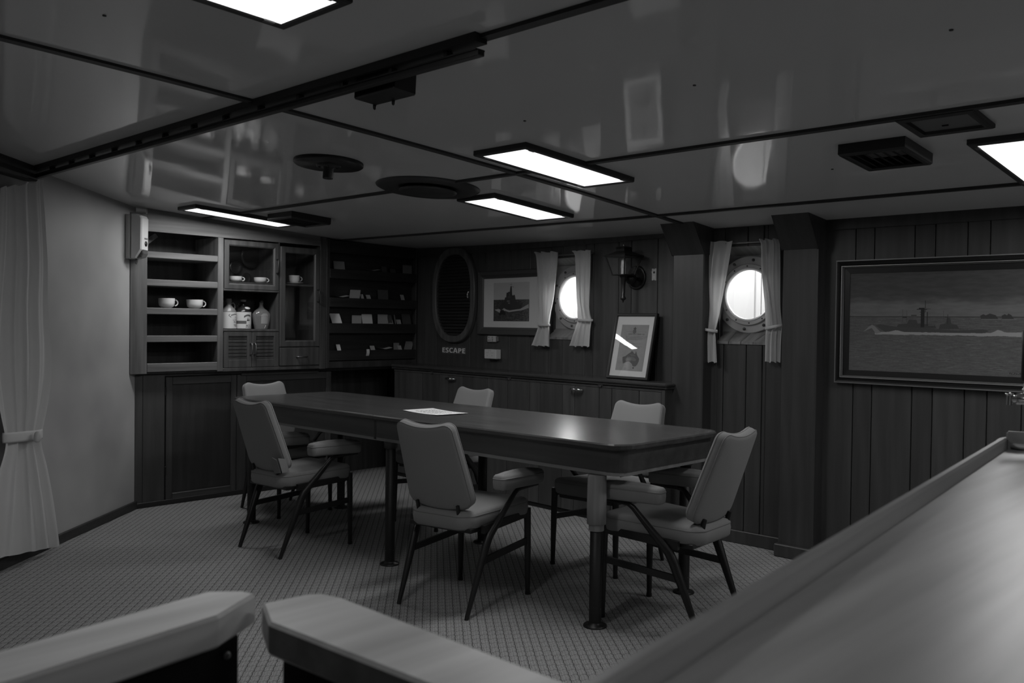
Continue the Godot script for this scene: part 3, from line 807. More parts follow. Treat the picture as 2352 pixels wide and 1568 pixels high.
func bottles():
	var rn = RandomNumberGenerator.new()
	rn.seed = 3
	var l1 = Image.create(192, 128, false, Image.FORMAT_RGB8)
	l1.fill(Color(0.82, 0.82, 0.82))
	var l2 = l1.duplicate()
	# first jug: an arched heading, lines of capitals and a small ornament
	for k in 20: l1.fill_rect(Rect2i(70 + k * 4, 12 + int(pow((k - 10) * 0.3, 2)), 3, 10), Color(0.35, 0.35, 0.35))
	ptext(l1, "FINE", 104, 36, 2, 0.3); ptext(l1, "LIQUEUR", 86, 54, 2, 0.25); ptext(l1, "MUSCAT", 92, 72, 2, 0.25)
	for k in 5: l1.fill_rect(Rect2i(90 + k * 3, 96 + k * 4, 60 - k * 2 + (k % 2) * 10, 2), Color(0.3, 0.3, 0.3))
	for k in 24: l1.fill_rect(Rect2i(60 - int(8 * sin(k * 0.2)), 16 + k, 4, 3), Color(0.3, 0.3, 0.3))
	# second jug: dark arched ribbon, figure and a band
	l2.fill_rect(Rect2i(0, 68, 90, 24), Color(0.38, 0.38, 0.38))
	for k in 60: l2.fill_rect(Rect2i(70 + k, 18 + int(pow((k - 34) * 0.11, 2)), 2, 14), Color(0.25, 0.25, 0.25) if k % 6 else Color(0.7, 0.7, 0.7))
	for k in 30: l2.fill_rect(Rect2i(102 - k / 3, 40 + k, 1 + k * 2 / 3, 1), Color(0.3, 0.3, 0.3) if k % 3 else Color(0.75, 0.75, 0.75))
	l2.fill_rect(Rect2i(98, 60, 8, 8), Color(0.15, 0.15, 0.15)); l2.fill_rect(Rect2i(112, 58, 8, 10), Color(0.15, 0.15, 0.15))
	ptext(l2, "MILD", 88, 98, 3, 0.15); l2.fill_rect(Rect2i(84, 118, 60, 3), Color(0.4, 0.4, 0.4))
	dress("jug_print_one", l1, 0.4); dress("jug_print_two", l2, 0.4)
	var a = thing("bottle", "stoneware jug bottle with a pale printed label and side handle, nearest the open shelves", "bottle", at(3.318, 1.193, -5.905), "bottles in the niche")
	part("body", MB.new().lathe([[0.050, 0.0], [0.053, 0.004], [0.053, 0.118], [0.050, 0.132], [0.026, 0.160], [0.019, 0.172], [0.018, 0.192], [0.022, 0.194], [0.022, 0.202], [0.0, 0.203]], Transform3D(), 28), "stone_jug", a)
	label_band("print", a, "jug_print_one", 0.0536, 0.004, 0.120, -1.5, 2.1)
	part("stopper", MB.new().lathe([[0.020, 0.200], [0.020, 0.216], [0.0, 0.217]], Transform3D(), 18), "cork", a)
	part("handle", MB.new().tube([V(0.018, 0.182, 0), V(0.036, 0.186, 0.002), V(0.046, 0.172, 0.003), V(0.047, 0.152, 0.003), V(0.042, 0.138, 0.002)], 0.005, 8), "stone_jug", a)
	var b = thing("bottle", "broad dark jug bottle with a large white printed label in the middle of the niche", "bottle", at(3.432, 1.193, -5.905), "bottles in the niche")
	part("body", MB.new().lathe([[0.055, 0.0], [0.0575, 0.004], [0.0575, 0.122], [0.052, 0.135], [0.026, 0.165], [0.016, 0.180], [0.016, 0.200], [0.0, 0.201]], Transform3D(), 28), "dark_jug", b)
	label_band("print", b, "jug_print_two", 0.0582, 0.004, 0.122, -1.5, 1.5)
	part("stopper", MB.new().lathe([[0.016, 0.197], [0.021, 0.202], [0.021, 0.212], [0.0, 0.213]], Transform3D(), 18), "cork", b)
	part("handle", MB.new().tube([V(-0.015, 0.182, 0), V(-0.033, 0.184, 0), V(-0.043, 0.168, 0), V(-0.042, 0.148, 0), V(-0.036, 0.146, 0)], 0.005, 8), "dark_jug", b)
	part("neck_label", MB.new().lathe([[0.0, 0.0], [0.019, 0.0], [0.019, 0.0015], [0.0, 0.0016]], Transform3D(Basis(V(1, 0, 0), 0.75) * Basis.from_scale(V(1.1, 1, 0.7)), V(0.012, 0.151, 0.041)), 20), "jug_label", b)
	var c = thing("bottle", "clear waisted glass flask with a pale label, rightmost in the niche", "bottle", at(3.581, 1.193, -5.905), "bottles in the niche")
	var S = Transform3D(Basis.from_scale(V(1, 1, 0.6)), Vector3.ZERO)
	part("body", MB.new().lathe([[0.048, 0.0], [0.052, 0.004], [0.064, 0.05], [0.072, 0.095], [0.070, 0.112], [0.052, 0.135], [0.026, 0.152], [0.016, 0.165], [0.015, 0.19], [0.018, 0.192], [0.018, 0.197], [0.0, 0.198]], S, 28), "bottle_glass", c)
	part("print", MB.new().sheet(8, 6, func(u, v):
		var x = (u - 0.42) * 0.055
		var y = lerp(0.04, 0.115, v) - 0.012 * pow(2 * u - 1, 4) * v
		return V(x, y, 0.6 * sqrt(max(0.0001, pow(0.062 + (y - 0.04) * 0.14, 2) - x * x)) + 0.0012)), "paper_dim", c)
	part("stopper", MB.new().lathe([[0.014, 0.195], [0.018, 0.199], [0.018, 0.212], [0.0, 0.214]], Transform3D(), 18), "dark_jug", c)

# five by seven letters for prints
const GLYPHS = {"A": "0e11111f111111", "B": "1e11111e11111e", "C": "0e11101010110e", "D": "1e11111111111e", "E": "1f10101e10101f", "F": "1f10101e101010", "H": "1111111f111111", "I": "0e04040404040e", "L": "1010101010101f", "M": "111b1515111111", "N": "11191513111111", "O": "0e11111111110e", "P": "1e11111e101010", "Q": "0e11111115120d", "R": "1e11111e141211", "S": "0f10100e01011e", "T": "1f040404040404", "U": "1111111111110e", "V": "11111111110a04", "W": "111111151515 0a", "Y": "11110a04040404", "G": "0e11101713110f"}
func ptext(im, s, x, y, k, v):
	for ch in s:
		if GLYPHS.has(ch):
			var g = GLYPHS[ch].replace(" ", "")
			for r in 7:
				var bits = ("0x" + g.substr(r * 2, 2)).hex_to_int()
				for c in 5:
					if bits & (16 >> c): im.fill_rect(Rect2i(x + c * k, y + r * k, k, k), Color(v, v, v))
		x += 6 * k

# ---------------------------------------------------------------- rack of cards
func rack():
	var Z = -5.80
	var o = thing("display_rack", "dark wooden display rack with four ledges of cards beside the glazed cupboard", "rack", at(0, 0, Z))
	bx("back_board", "rack_wood", o, V(4.08, 0.895, -0.07), V(5.02, 1.90, -0.055), 0.0)
	bx("stile", "rack_upright", o, V(4.080, 0.893, -0.06), V(4.112, 1.895, 0.004), 0.003)
	bx("stile", "rack_upright", o, V(4.985, 0.893, -0.06), V(5.010, 1.88, 0.0), 0.003)
	bx("head_rail", "rack_wood", o, V(4.112, 1.79, -0.06), V(4.985, 1.885, 0.0), 0.003)
	bx("bottom_rail", "rack_upright", o, V(4.112, 0.893, -0.06), V(4.985, 0.945, 0.002), 0.003)
	for q in [[1.591, 1.664], [1.369, 1.442], [1.165, 1.243], [0.952, 1.030]]:
		var l = bx("ledge", "rack_wood", o, V(4.112, q[0], -0.006), V(4.985, q[1], 0.004), 0.002)
		bx("ledge_board", "rack_wood", l, V(4.112, q[0], -0.058), V(4.985, q[0] + 0.012, -0.006), 0.0)
	# cards: x0, y0, x1, y1, lean to the right, tone, what
	var cs = [
		[4.166, 1.640, 4.272, 1.728, 0.004, 2, "grey printed card at the left end of the top ledge"],
		[4.855, 1.640, 4.955, 1.737, 0.016, 2, "plain grey card tilted at the right end of the top ledge"],
		[4.636, 1.640, 4.690, 1.712, 0.010, 3, "dark card near the middle of the top ledge"],
		[4.731, 1.640, 4.790, 1.697, 0.0, 3, "small dark card with a pale edge on the top ledge"],
		[4.308, 1.430, 4.410, 1.510, 0.030, 1, "pale slanting card left on the second ledge"],
		[4.432, 1.430, 4.461, 1.478, 0.0, 1, "small pale ticket just right of the slanting card on the second ledge"],
		[4.488, 1.430, 4.532, 1.474, 0.0, 1, "small pale ticket alone in the middle of the second ledge"],
		[4.598, 1.430, 4.705, 1.520, 0.012, 3, "dark photograph on the second ledge"],
		[4.845, 1.430, 4.884, 1.486, 0.0, 1, "small pale ticket at the right end of the second ledge"],
		[4.150, 1.225, 4.244, 1.318, -0.014, 0, "bright curling card at the left end of the third ledge"],
		[4.338, 1.225, 4.432, 1.308, 0.018, 1, "plain grey card second from the left on the third ledge"],
		[4.446, 1.225, 4.549, 1.318, 0.004, 0, "pale printed card in the middle of the third ledge"],
		[4.463, 1.225, 4.501, 1.263, 0.0, 0, "small white ticket in front of the pale card in the middle of the third ledge"],
		[4.598, 1.225, 4.700, 1.319, 0.016, 1, "grey card right of the middle on the third ledge"],
		[4.710, 1.240, 4.754, 1.317, 0.0, 3, "narrow dark card behind a ticket on the third ledge"],
		[4.702, 1.225, 4.761, 1.276, 0.0, 1, "small ticket in front of the narrow dark card on the third ledge"],
		[4.780, 1.225, 4.791, 1.318, 0.0, 2, "thin upright strip of card on the third ledge"],
		[4.803, 1.225, 4.852, 1.279, 0.0, 1, "small pale ticket next to the dark photograph on the third ledge"],
		[4.862, 1.225, 4.955, 1.326, 0.0, 3, "dark photograph at the right end of the third ledge"],
		[4.204, 1.020, 4.241, 1.076, 0.0, 0, "small white card alone at the left of the bottom ledge"],
		[4.534, 1.015, 4.580, 1.063, 0.0, 1, "small pale card in the middle of the bottom ledge"],
		[4.766, 1.012, 4.826, 1.085, 0.016, 2, "grey card with lines right of the middle on the bottom ledge"],
		[4.815, 1.012, 4.855, 1.063, 0.0, 1, "small ticket in front of the lined card on the bottom ledge"],
		[4.870, 1.012, 4.955, 1.097, 0.045, 2, "long slanting grey card at the right end of the bottom ledge"]]
	for i in cs.size():
		var q = cs[i]
		var m = MB.new()
		var zf = -0.012 if q[6].contains("front") else -0.020
		var w = q[2] - q[0]; var h = q[3] - q[1]
		var curl = 0.012 if q[6].contains("curl") else 0.002
		for side in 2:
			m.sheet(4, 4, func(u, v):
				var uu = u if side == 0 else 1.0 - u
				return V(uu * w + q[4] * v - curl * 1.0 * v * v * 0.5, v * h, zf - 0.022 * v + curl * (2 * uu - 1) * (2 * uu - 1) - side * 0.0006))
		solo("card", m, ["paper", "paper_dim", "paper_grey", "paper_dark"][q[5]], q[6], "card", at(q[0], q[1], Z), "cards on the display rack")
	var fl = [[4.462, 1.670, 0.14, "open pale leaflet lying across the top ledge"], [4.159, 1.449, 0.135, "pale leaflet lying flat at the left of the second ledge"], [4.601, 1.038, 0.13, "crumpled leaflet lying flat on the bottom ledge"]]
	for q in fl:
		var m = MB.new()
		for side in 2:
			m.sheet(6, 2, func(u, v):
				var uu = u if side == 0 else 1.0 - u
				return V(uu * q[2], 0.012 * abs(uu - 0.45) * 2 - 0.004 + 0.006 * v, -0.045 * v + 0.012 - side * 0.0006))
		solo("card", m, "paper_dim", q[3], "card", at(q[0], q[1], Z), "cards on the display rack")
	var tg = MB.new()
	for side in 2:
		tg.sheet(2, 5, func(u, v):
			var uu = u if side == 0 else 1.0 - u
			return V(uu * 0.03 + 0.008 * v, v * 0.052, 0.006 + 0.004 * sin(v * 4) - side * 0.0006))
	solo("card", tg, "paper", "white curling tag hanging over the edge of the bottom ledge", "card", at(4.462, 0.985, Z), "cards on the display rack")

# ---------------------------------------------------------------- sideboard
func sideboard():
	var FS = Transform3D(Basis(V(-0.0733, 0, 0.9973), V(0, 1, 0), V(-0.9973, 0, -0.0733)).orthonormalized(), V(4.53, 0, -3.0))
	var o = thing("sideboard", "long low dark wooden sideboard along the ship's side under the porthole", "sideboard", FS)
	part("carcase", MB.new().span(V(-2.78, 0.03, -0.22), V(-0.004, 0.875, -0.018)), "side_wood_2", o)
	part("top", MB.new().span(V(-2.80, 0.876, -0.26), V(0.016, 0.888, 0.010), 0.003).span(V(-2.80, 0.888, -0.26), V(0.022, 0.912, 0.020), 0.008), "sidetop_wood", o)
	part("end_panel", MB.new().span(V(-0.004, 0, -0.24), V(0.0, 0.876, 0.0)), "side_wood_2", o)
	part("base", MB.new().span(V(-2.78, 0, -0.03), V(-0.004, 0.03, -0.012)), "dark_gap", o)
	part("corner_post", MB.new().span(V(-0.026, 0, -0.02), V(-0.002, 0.872, 0.0), 0.002), "side_wood_1", o)
	part("top_rail", MB.new().span(V(-2.78, 0.856, -0.02), V(-0.028, 0.873, -0.002), 0.002), "side_wood_1", o)
	var br = [-2.78, -2.60, -2.40, -2.188, -2.069, -1.896, -1.783, -1.616, -1.402, -1.176, -1.071, -0.855, -0.743, -0.528, -0.422, -0.201, -0.028]
	for i in br.size() - 1:
		part("plank", MB.new().span(V(br[i] + 0.002, 0.03, -0.018), V(br[i + 1] - 0.002, 0.855, -0.004), 0.003), "side_wood_%d" % [[0, 1, 2, 1, 0, 2, 0, 1][i % 8]], o)
	for s in [-2.03, -0.714]:
		var m = MB.new()
		m.tube([V(s - 0.05, 0.832, 0.002), V(s - 0.045, 0.832, 0.02), V(s - 0.02, 0.833, 0.028), V(s + 0.02, 0.833, 0.028), V(s + 0.045, 0.832, 0.02), V(s + 0.05, 0.832, 0.002)], [0.006, 0.007, 0.009, 0.009, 0.007, 0.006], 10)
		part("handle", m, "chrome", o)
	for s in [-2.266, -1.373, -0.511]:
		part("catch", MB.new().span(V(s - 0.02, 0.868, -0.002), V(s + 0.02, 0.876, 0.006), 0.002).span(V(s - 0.006, 0.858, -0.002), V(s + 0.006, 0.872, 0.008), 0.002), "dull_brass", o)

# ---------------------------------------------------------------- table and chairs
func table_and_chairs():
	var o = thing("dining_table", "long dark polished wooden table with rounded corners in the middle of the room", "table", at(3.325, 0, -3.67))
	var dx = -3.325; var dz = 3.67
	var flat = Transform3D(Basis(V(1, 0, 0), V(0, 0, -1), V(0, 1, 0)), Vector3.ZERO)   # xy outline laid down: y -> -z, z -> up
	for k in 2:
		var z0 = [-3.736, -5.20][k]; var z1 = [-2.135, -3.738][k]
		var ol = PackedVector2Array()
		var r = 0.10
		# outline in x and -z, rounded only at the outer end
		var xa = 2.925 + dx; var xb = 3.725 + dx; var ya = -(z1 + dz); var yb = -(z0 + dz)
		if k == 0:
			for j in 7: ol.append(Vector2(xa + r - r * cos(j * PI / 12), ya + r - r * sin(j * PI / 12)))
			for j in 7: ol.append(Vector2(xb - r + r * sin(j * PI / 12), ya + r - r * cos(j * PI / 12)))
			ol.append(Vector2(xb, yb)); ol.append(Vector2(xa, yb))
		else:
			ol.append(Vector2(xa, ya)); ol.append(Vector2(xb, ya))
			for j in 7: ol.append(Vector2(xb - r + r * cos(j * PI / 12), yb - r + r * sin(j * PI / 12)))
			for j in 7: ol.append(Vector2(xa + r - r * sin(j * PI / 12), yb - r + r * cos(j * PI / 12)))
		part("tabletop", MB.new().prism(ol, 0.026, Transform3D(flat.basis, V(0, 0.744, 0)), 0.006), "table_wood", o)
		var il = MB.inset(ol, 0.028)
		for j in il.size():     # keep the joint faces together
			if abs(il[j].y - (yb if k == 0 else ya)) < 0.05 and abs(ol[j].y - (yb if k == 0 else ya)) < 0.001: il[j].y = ol[j].y
		part("apron", MB.new().prism(il, 0.092, Transform3D(flat.basis, V(0, 0.652, 0))), "apron_wood", o)
		var ul = MB.inset(il, 0.004)
		for j in ul.size():
			if abs(ol[j].y - (yb if k == 0 else ya)) < 0.001: ul[j].y = ol[j].y
		part("underframe", MB.new().prism(ul, 0.016, Transform3D(flat.basis, V(0, 0.635, 0))), "pale_wood", o)
	part("joint_plate", MB.new().span(V(2.948 + dx, 0.64, -3.755 + dz), V(2.956 + dx, 0.74, -3.742 + dz), 0.001), "dark_metal", o)
	var i = 0
	for z in [-2.29, -3.635, -4.985]:
		for x in [2.965, 3.64]:
			var near = z > -2.5 and x < 3
			var leg = part("leg", MB.new().lathe([[0.026, 0.0], [0.026, 0.40 if near else 0.63], [0.0, 0.405 if near else 0.632]], Transform3D(), 24), "leg_paint", o, at(x + dx, 0.0, z + dz))
			part("foot_flange", MB.new().lathe([[0.050, 0.0], [0.050, 0.005], [0.046, 0.009], [0.031, 0.011], [0.027, 0.018]], Transform3D(), 24), "black_metal", leg)
			if near:
				part("sleeve", MB.new().lathe([[0.031, 0.40], [0.032, 0.402], [0.032, 0.425], [0.032, 0.425], [0.040, 0.428], [0.041, 0.50], [0.039, 0.632]], Transform3D(), 28), "sleeve_wood", leg)
			else:
				part("collar", MB.new().lathe([[0.026, 0.60], [0.034, 0.605], [0.036, 0.635]], Transform3D(), 20), "dark_metal", leg)
			i += 1
	var pg = image_tex(128, 90, func(u, v): return 0.86)
	var rn = RandomNumberGenerator.new()
	rn.seed = 21
	for r in 9:
		var x = 16 + rn.randi() % 10
		while x < 112 - (r % 4) * 14:
			var w = 3 + rn.randi() % 9
			pg.fill_rect(Rect2i(x, 14 + r * 7, w, 3), Color(0.35, 0.35, 0.35))
			x += w + 3
	dress("notice_print", pg, 0.75)
	var nm = MB.new()
	nm.sheet(8, 6, func(u, v): return V((u - 0.5) * 0.33, 0.0015 + 0.004 * pow(2 * u - 1, 2), (0.5 - v) * 0.20))
	nm.sheet(8, 6, func(u, v): return V((0.5 - u) * 0.33, 0.0008 + 0.004 * pow(2 * u - 1, 2), (0.5 - v) * 0.20))
	solo("notice", nm, "notice_print", "white printed paper notice lying on the table", "paper", Transform3D(Basis(V(0, 1, 0), -1.69), V(3.262, 0.770, -3.625)))
	# chairs: place, turn, and which
	var proto = make_chair()
	var ch = [
		[2.607, -4.300, 0.046, "grey cloth armchair with a torn back corner on the near long side, towards the shelves"],
		[2.606, -2.905, 0.160, "grey cloth armchair with its back to the viewer, beside the nearest table leg"],
		[3.308, -1.894, 1.640, "grey cloth armchair at the near end of the table, leaning back beside the bar counter"],
		[3.345, -5.43, -1.571, "grey cloth armchair at the far end of the table, in front of the base cupboards"],
		[4.09, -4.210, 3.142, "grey cloth armchair on the far long side, behind the paper notice"],
		[4.05, -2.875, 3.190, "grey cloth armchair on the far long side, near the right end of the sideboard"]]
	for k in ch.size():
		var c = proto
		if k > 0:
			c = proto.duplicate()
			top(c, "armchair")
		c.transform = at(ch[k][0], 0, ch[k][1], ch[k][2])
		label(c, ch[k][3], "chair", "armchairs round the table")
		if k == 0: first_chair = c
	var tp = MB.new()
	tp.prism(PackedVector2Array([Vector2(0.0, -0.01), Vector2(0.055, 0.0), Vector2(0.052, 0.075), Vector2(0.02, 0.085), Vector2(0.0, 0.06)]), 0.003, Transform3D(Basis(V(0.06, 0, 1).normalized(), V(-0.32, 0.94, 0.0).normalized(), V(-0.94, -0.32, 0.05).normalized()), V(0.010, 0.452, 0.118)))
	tp.prism(PackedVector2Array([Vector2(0.0, 0.0), Vector2(0.05, 0.0), Vector2(0.05, 0.075), Vector2(0.0, 0.085)]), 0.003, Transform3D(Basis(V(1, 0, -0.15).normalized(), V(-0.32, 0.94, 0).normalized(), V(0.1, 0, 1).normalized()), V(0.016, 0.452, 0.178)))
	part("torn_patch", tp, "paper_grey", first_chair)
var first_chair

func make_chair():
	var o = Node3D.new()
	top(o, "armchair")
	# backrest: local outline (across, up), then leaned and wrapped
	var lean = V(-0.335, 0.942, 0).normalized(); var nrm = V(0.942, 0.335, 0).normalized()
	var warp = func(p): return V(0.040, 0.44, 0) + lean * p.y - V(0, 0, 1) * p.x + nrm * (p.z + 0.026 + 0.55 * p.x * p.x)
	var ol = PackedVector2Array()
	for k in 9:     # bottom edge, bowed
		var u = lerp(-1.0, 1.0, k / 8.0)
		ol.append(Vector2(u * 0.128, -0.006 + 0.010 * u * u))
	for k in 5:
		var a = lerp(-80.0, 0.0, k / 4.0)
		ol.append(Vector2(0.128 + 0.046 * cos(deg_to_rad(a)), 0.052 + 0.046 * sin(deg_to_rad(a))))
	ol.append(Vector2(0.168, 0.16)); ol.append(Vector2(0.161, 0.27))
	for k in 6:
		var a = lerp(0.0, 100.0, k / 5.0)
		ol.append(Vector2(0.118 + 0.036 * cos(deg_to_rad(a)), 0.366 + 0.036 * sin(deg_to_rad(a))))
	for k in range(1, 8):
		var u = lerp(1.0, -1.0, k / 8.0)
		ol.append(Vector2(u * 0.110, 0.387 + 0.014 * pow(abs(u), 2.0)))
	var n = ol.size()
	for k in 6:
		var a = lerp(80.0, 180.0, k / 5.0)
		ol.append(Vector2(-0.118 + 0.036 * cos(deg_to_rad(a)), 0.366 + 0.036 * sin(deg_to_rad(a))))
	ol.append(Vector2(-0.161, 0.27)); ol.append(Vector2(-0.168, 0.16))
	for k in 5:
		var a = lerp(180.0, 260.0, k / 4.0)
		ol.append(Vector2(-0.128 + 0.046 * cos(deg_to_rad(a)), 0.052 + 0.046 * sin(deg_to_rad(a))))
	var bk = part("backrest", MB.new().pillow(ol, 0.052, 0.016, 0.006, warp), "chair_cloth", o)
	for zz in [-0.017, 0.014]:
		var pp = []
		for q in MB.inset(ol, 0.003): pp.append(warp.call(V(q.x, q.y, zz)))
		pp.append(pp[0])
		part("piping", MB.new().tube(pp, 0.0034, 6), "chair_cloth" if zz > 0 else "piping", bk)
	# seat
	var so = PackedVector2Array()
	for q in rrect(0.46, 0.40, 0.06, 6): so.append(Vector2(q.x, q.y * (1.0 + 0.10 * (q.x / 0.46) - (0.0 if q.x > -0.05 else 0.22 * pow((-0.05 - q.x) / 0.18, 2)))))
	var sw = func(p): return V(0.250 + p.x, 0.406 + p.z + 0.03 * p.x, -p.y)
	var se = part("seat", MB.new().pillow(so, 0.082, 0.026, 0.014, sw), "chair_cloth", o)
	var sp = []
	for q in MB.inset(so, 0.004): sp.append(sw.call(V(q.x, q.y, 0.022)))
	sp.append(sp[0])
	part("piping", MB.new().tube(sp, 0.0034, 6), "piping", se)
	part("seat_pan", MB.new().span(V(0.05, 0.352, -0.17), V(0.45, 0.372, 0.17), 0.003), "black_metal", o)
	for s in [-1.0, 1.0]:
		# rear leg runs up and forward to carry the arm
		part("leg", MB.new().tube([V(0, 0, 0.188 * s), V(0.065, 0.16, 0.194 * s), V(0.122, 0.300, 0.200 * s), V(0.140, 0.335, 0.203 * s), V(0.215, 0.412, 0.214 * s), V(0.296, 0.498, 0.226 * s), V(0.318, 0.512, 0.229 * s), V(0.345, 0.516, 0.230 * s), V(0.480, 0.518, 0.230 * s)], [0.011, 0.0165, 0.0215, 0.0215, 0.016, 0.0125, 0.011, 0.0105, 0.0105], 10, 0.8), "black_metal", o)
		part("leg", MB.new().tube([V(0.462, 0, 0.196 * s), V(0.461, 0.2, 0.194 * s), V(0.460, 0.402, 0.190 * s)], [0.011, 0.0155, 0.0165], 8), "black_metal", o)
		part("foot", MB.new().lathe([[0.012, 0.0], [0.0135, 0.002], [0.012, 0.018]], at(0.462, 0, 0.196 * s), 10), "black_paint", o)
		part("side_rail", MB.new().bar([V(0.10, 0.383, 0.196 * s), V(0.462, 0.398, 0.190 * s)], 0.018, 0.034, V(0, 0, 1)), "black_metal", o)
		part("stretcher", MB.new().bar([V(0.092, 0.244, 0.198 * s), V(0.461, 0.266, 0.193 * s)], 0.013, 0.028, V(0, 0, 1)), "black_metal", o)
		part("back_strap", MB.new().tube([V(0.17, 0.368, 0.105 * s), V(0.085, 0.372, 0.108 * s), V(0.045, 0.402, 0.110 * s), V(0.030, 0.47, 0.112 * s)], 0.012, 8, 0.5), "black_metal", o)
		var ao = rrect(0.34, 0.070, 0.022, 5)
		var aw = func(p): return V(0.318 + p.x, 0.567 + p.z - 0.30 * p.x * p.x - 0.03 * p.x, 0.236 * s - p.y)
		var ar = part("armrest", MB.new().pillow(ao, 0.070, 0.020, 0.006, aw), "chair_cloth", o)
		var ap = []
		for q in MB.inset(ao, 0.002): ap.append(aw.call(V(q.x, q.y, 0.016)))
		ap.append(ap[0])
		part("piping", MB.new().tube(ap, 0.003, 6), "piping", ar)
		for u in [0.34, 0.45]: part("arm_block", MB.new().span(V(u - 0.008, 0.518, 0.222 * s - 0.010), V(u + 0.008, 0.545, 0.222 * s + 0.010)), "black_metal", o)
	part("cross_rail", MB.new().bar([V(0.455, 0.400, -0.19), V(0.455, 0.400, 0.19)], 0.014, 0.022, V(1, 0, 0)), "black_metal", o)
	part("cross_rail", MB.new().bar([V(0.135, 0.372, -0.20), V(0.135, 0.372, 0.20)], 0.014, 0.02, V(1, 0, 0)), "black_metal", o)
	return o

# ---------------------------------------------------------------- things on the walls
func superellipse(a, b, e, n = 64):
	var o = PackedVector2Array()
	for k in n:
		var t = TAU * k / n
		o.append(Vector2(a * sign(cos(t)) * pow(abs(cos(t)), 2.0 / e), b * sign(sin(t)) * pow(abs(sin(t)), 2.0 / e)))
	return o

func wall_things():
	# white unit on the painted bulkhead
	var u = thing("emergency_lamp", "white wall unit with a dark lens, high beside the open shelves", "lamp", FL * Transform3D(Basis(), V(-0.103, 1.64, 0)))
	part("back_plate", MB.new().span(V(-0.055, 0.0, 0.0), V(0.055, 0.285, 0.032), 0.006), "cream_plastic", u)
	var side = PackedVector2Array([Vector2(0.034, 0.004), Vector2(0.070, 0.004), Vector2(0.106, 0.062), Vector2(0.108, 0.26), Vector2(0.098, 0.278), Vector2(0.075, 0.285), Vector2(0.034, 0.285)])
	part("cover", MB.new().prism(side, 0.104, Transform3D(Basis(V(0, 0, 1), V(0, 1, 0), V(-1, 0, 0)), V(0.052, 0, 0)), 0.008), "white_plastic", u)
	var lens = PackedVector2Array([Vector2(0.070, 0.006), Vector2(0.100, 0.012), Vector2(0.112, 0.035), Vector2(0.108, 0.060), Vector2(0.096, 0.052)])
	part("lens", MB.new().prism(lens, 0.076, Transform3D(Basis(V(0, 0, 1), V(0, 1, 0), V(-1, 0, 0)), V(0.038, 0, 0)), 0.006), "dark_lens", u)
	part("button", MB.new().lathe([[0.017, 0.0], [0.017, 0.004], [0.012, 0.006], [0.0, 0.006]], Transform3D(Basis(V(1, 0, 0), PI / 2), V(0.012, 0.100, 0.106)), 20), "black_paint", u)
	part("small_print", MB.new().span(V(-0.008, 0.128, 0.106), V(0.034, 0.138, 0.1092)), "grey_plastic", u)
	var lp = []
	for k in 11: lp.append(V(0.0 + 0.012 * sin(k * 0.63), 0.004 - 0.018 * (1 - cos(k * 0.628)), 0.05))
	part("pull_cord", MB.new().tube(lp, 0.0018, 6), "black_paint", u)
	# escape hatch
	var h = thing("escape_hatch", "oval louvred escape hatch with a wooden rim on the ship's side", "hatch", F1 * Transform3D(Basis(), V(-1.99, 1.478, 0)))
	var rings = []
	for q in [[0.0, 0.001], [0.0, 0.028], [0.006, 0.036], [0.046, 0.036], [0.052, 0.028], [0.054, 0.002]]:
		var r = PackedVector3Array()
		for p in superellipse(0.278 - q[0], 0.378 - q[0], 2.5): r.append(V(p.x, p.y, q[1]))
		rings.append(r)
	part("rim", MB.new().loft(rings, 100), "hatch_wood", h)
	var bo = MB.new(); var br = PackedVector3Array()
	for p in superellipse(0.23, 0.33, 2.5): br.append(V(p.x, p.y, 0.002))
	bo.cap(br, true)
	part("back_board", bo, "dark_gap", h)
	for k in 26:
		var y = -0.312 + 0.025 * k
		var hw = 0.226 * pow(max(0.0, 1.0 - pow(abs(y) / 0.33, 2.5)), 1 / 2.5)
		part("slat", MB.new().box(V(0, y, 0.013), V(2 * hw, 0.021, 0.005), 0.001, Basis(V(1, 0, 0), -0.5)), "hatch_slat", h)
	part("latch", MB.new().tube([V(0.222, 0.025, 0.022), V(0.214, 0.02, 0.045), V(0.212, 0.0, 0.048), V(0.214, -0.025, 0.046)], 0.006, 8), "chrome", h)
	part("latch_plate", MB.new().span(V(0.214, -0.05, 0.03), V(0.232, 0.05, 0.040), 0.002), "black_metal", h)
	# sign
	var sg = thing("escape_sign", "small dark sign reading ESCAPE below the oval hatch", "sign", F1 * Transform3D(Basis(), V(-2.006, 1.036, 0)))
	part("plate", MB.new().span(V(-0.157, -0.031, 0), V(0.157, 0.031, 0.003), 0.001), "sign_back", sg)
	var tm = text_mesh("ESCAPE", 0.0009)
	var bb = tm.get_aabb()
	var sc = V(0.300 / bb.size.x, 0.040 / bb.size.y, 1)
	part("lettering", tm, "sign_letter", sg, Transform3D(Basis.from_scale(sc), V(-(bb.position.x + bb.size.x / 2) * sc.x, -(bb.position.y + bb.size.y / 2) * sc.y, 0.0035)))
	# sockets
	var s1 = thing("power_socket", "small white power socket with pin holes just under the ship print", "socket", F1 * Transform3D(Basis(), V(-1.508, 1.138, 0)), "")
	part("plate", MB.new().span(V(-0.052, -0.023, 0.0), V(0.043, 0.023, 0.024), 0.004), "cream_plastic", s1)
	part("side_box", MB.new().span(V(0.043, -0.018, 0.0), V(0.064, 0.020, 0.018), 0.003), "grey_plastic", s1)
	for q in [[-0.03, 0.012], [-0.036, -0.010], [-0.018, -0.010], [0.010, 0.013], [0.012, -0.002], [0.010, -0.014]]:
		part("pin_hole", MB.new().span(V(q[0] - 0.0035, q[1] - 0.0035, 0.0235), V(q[0] + 0.0035, q[1] + 0.0035, 0.0247)), "black_paint", s1)
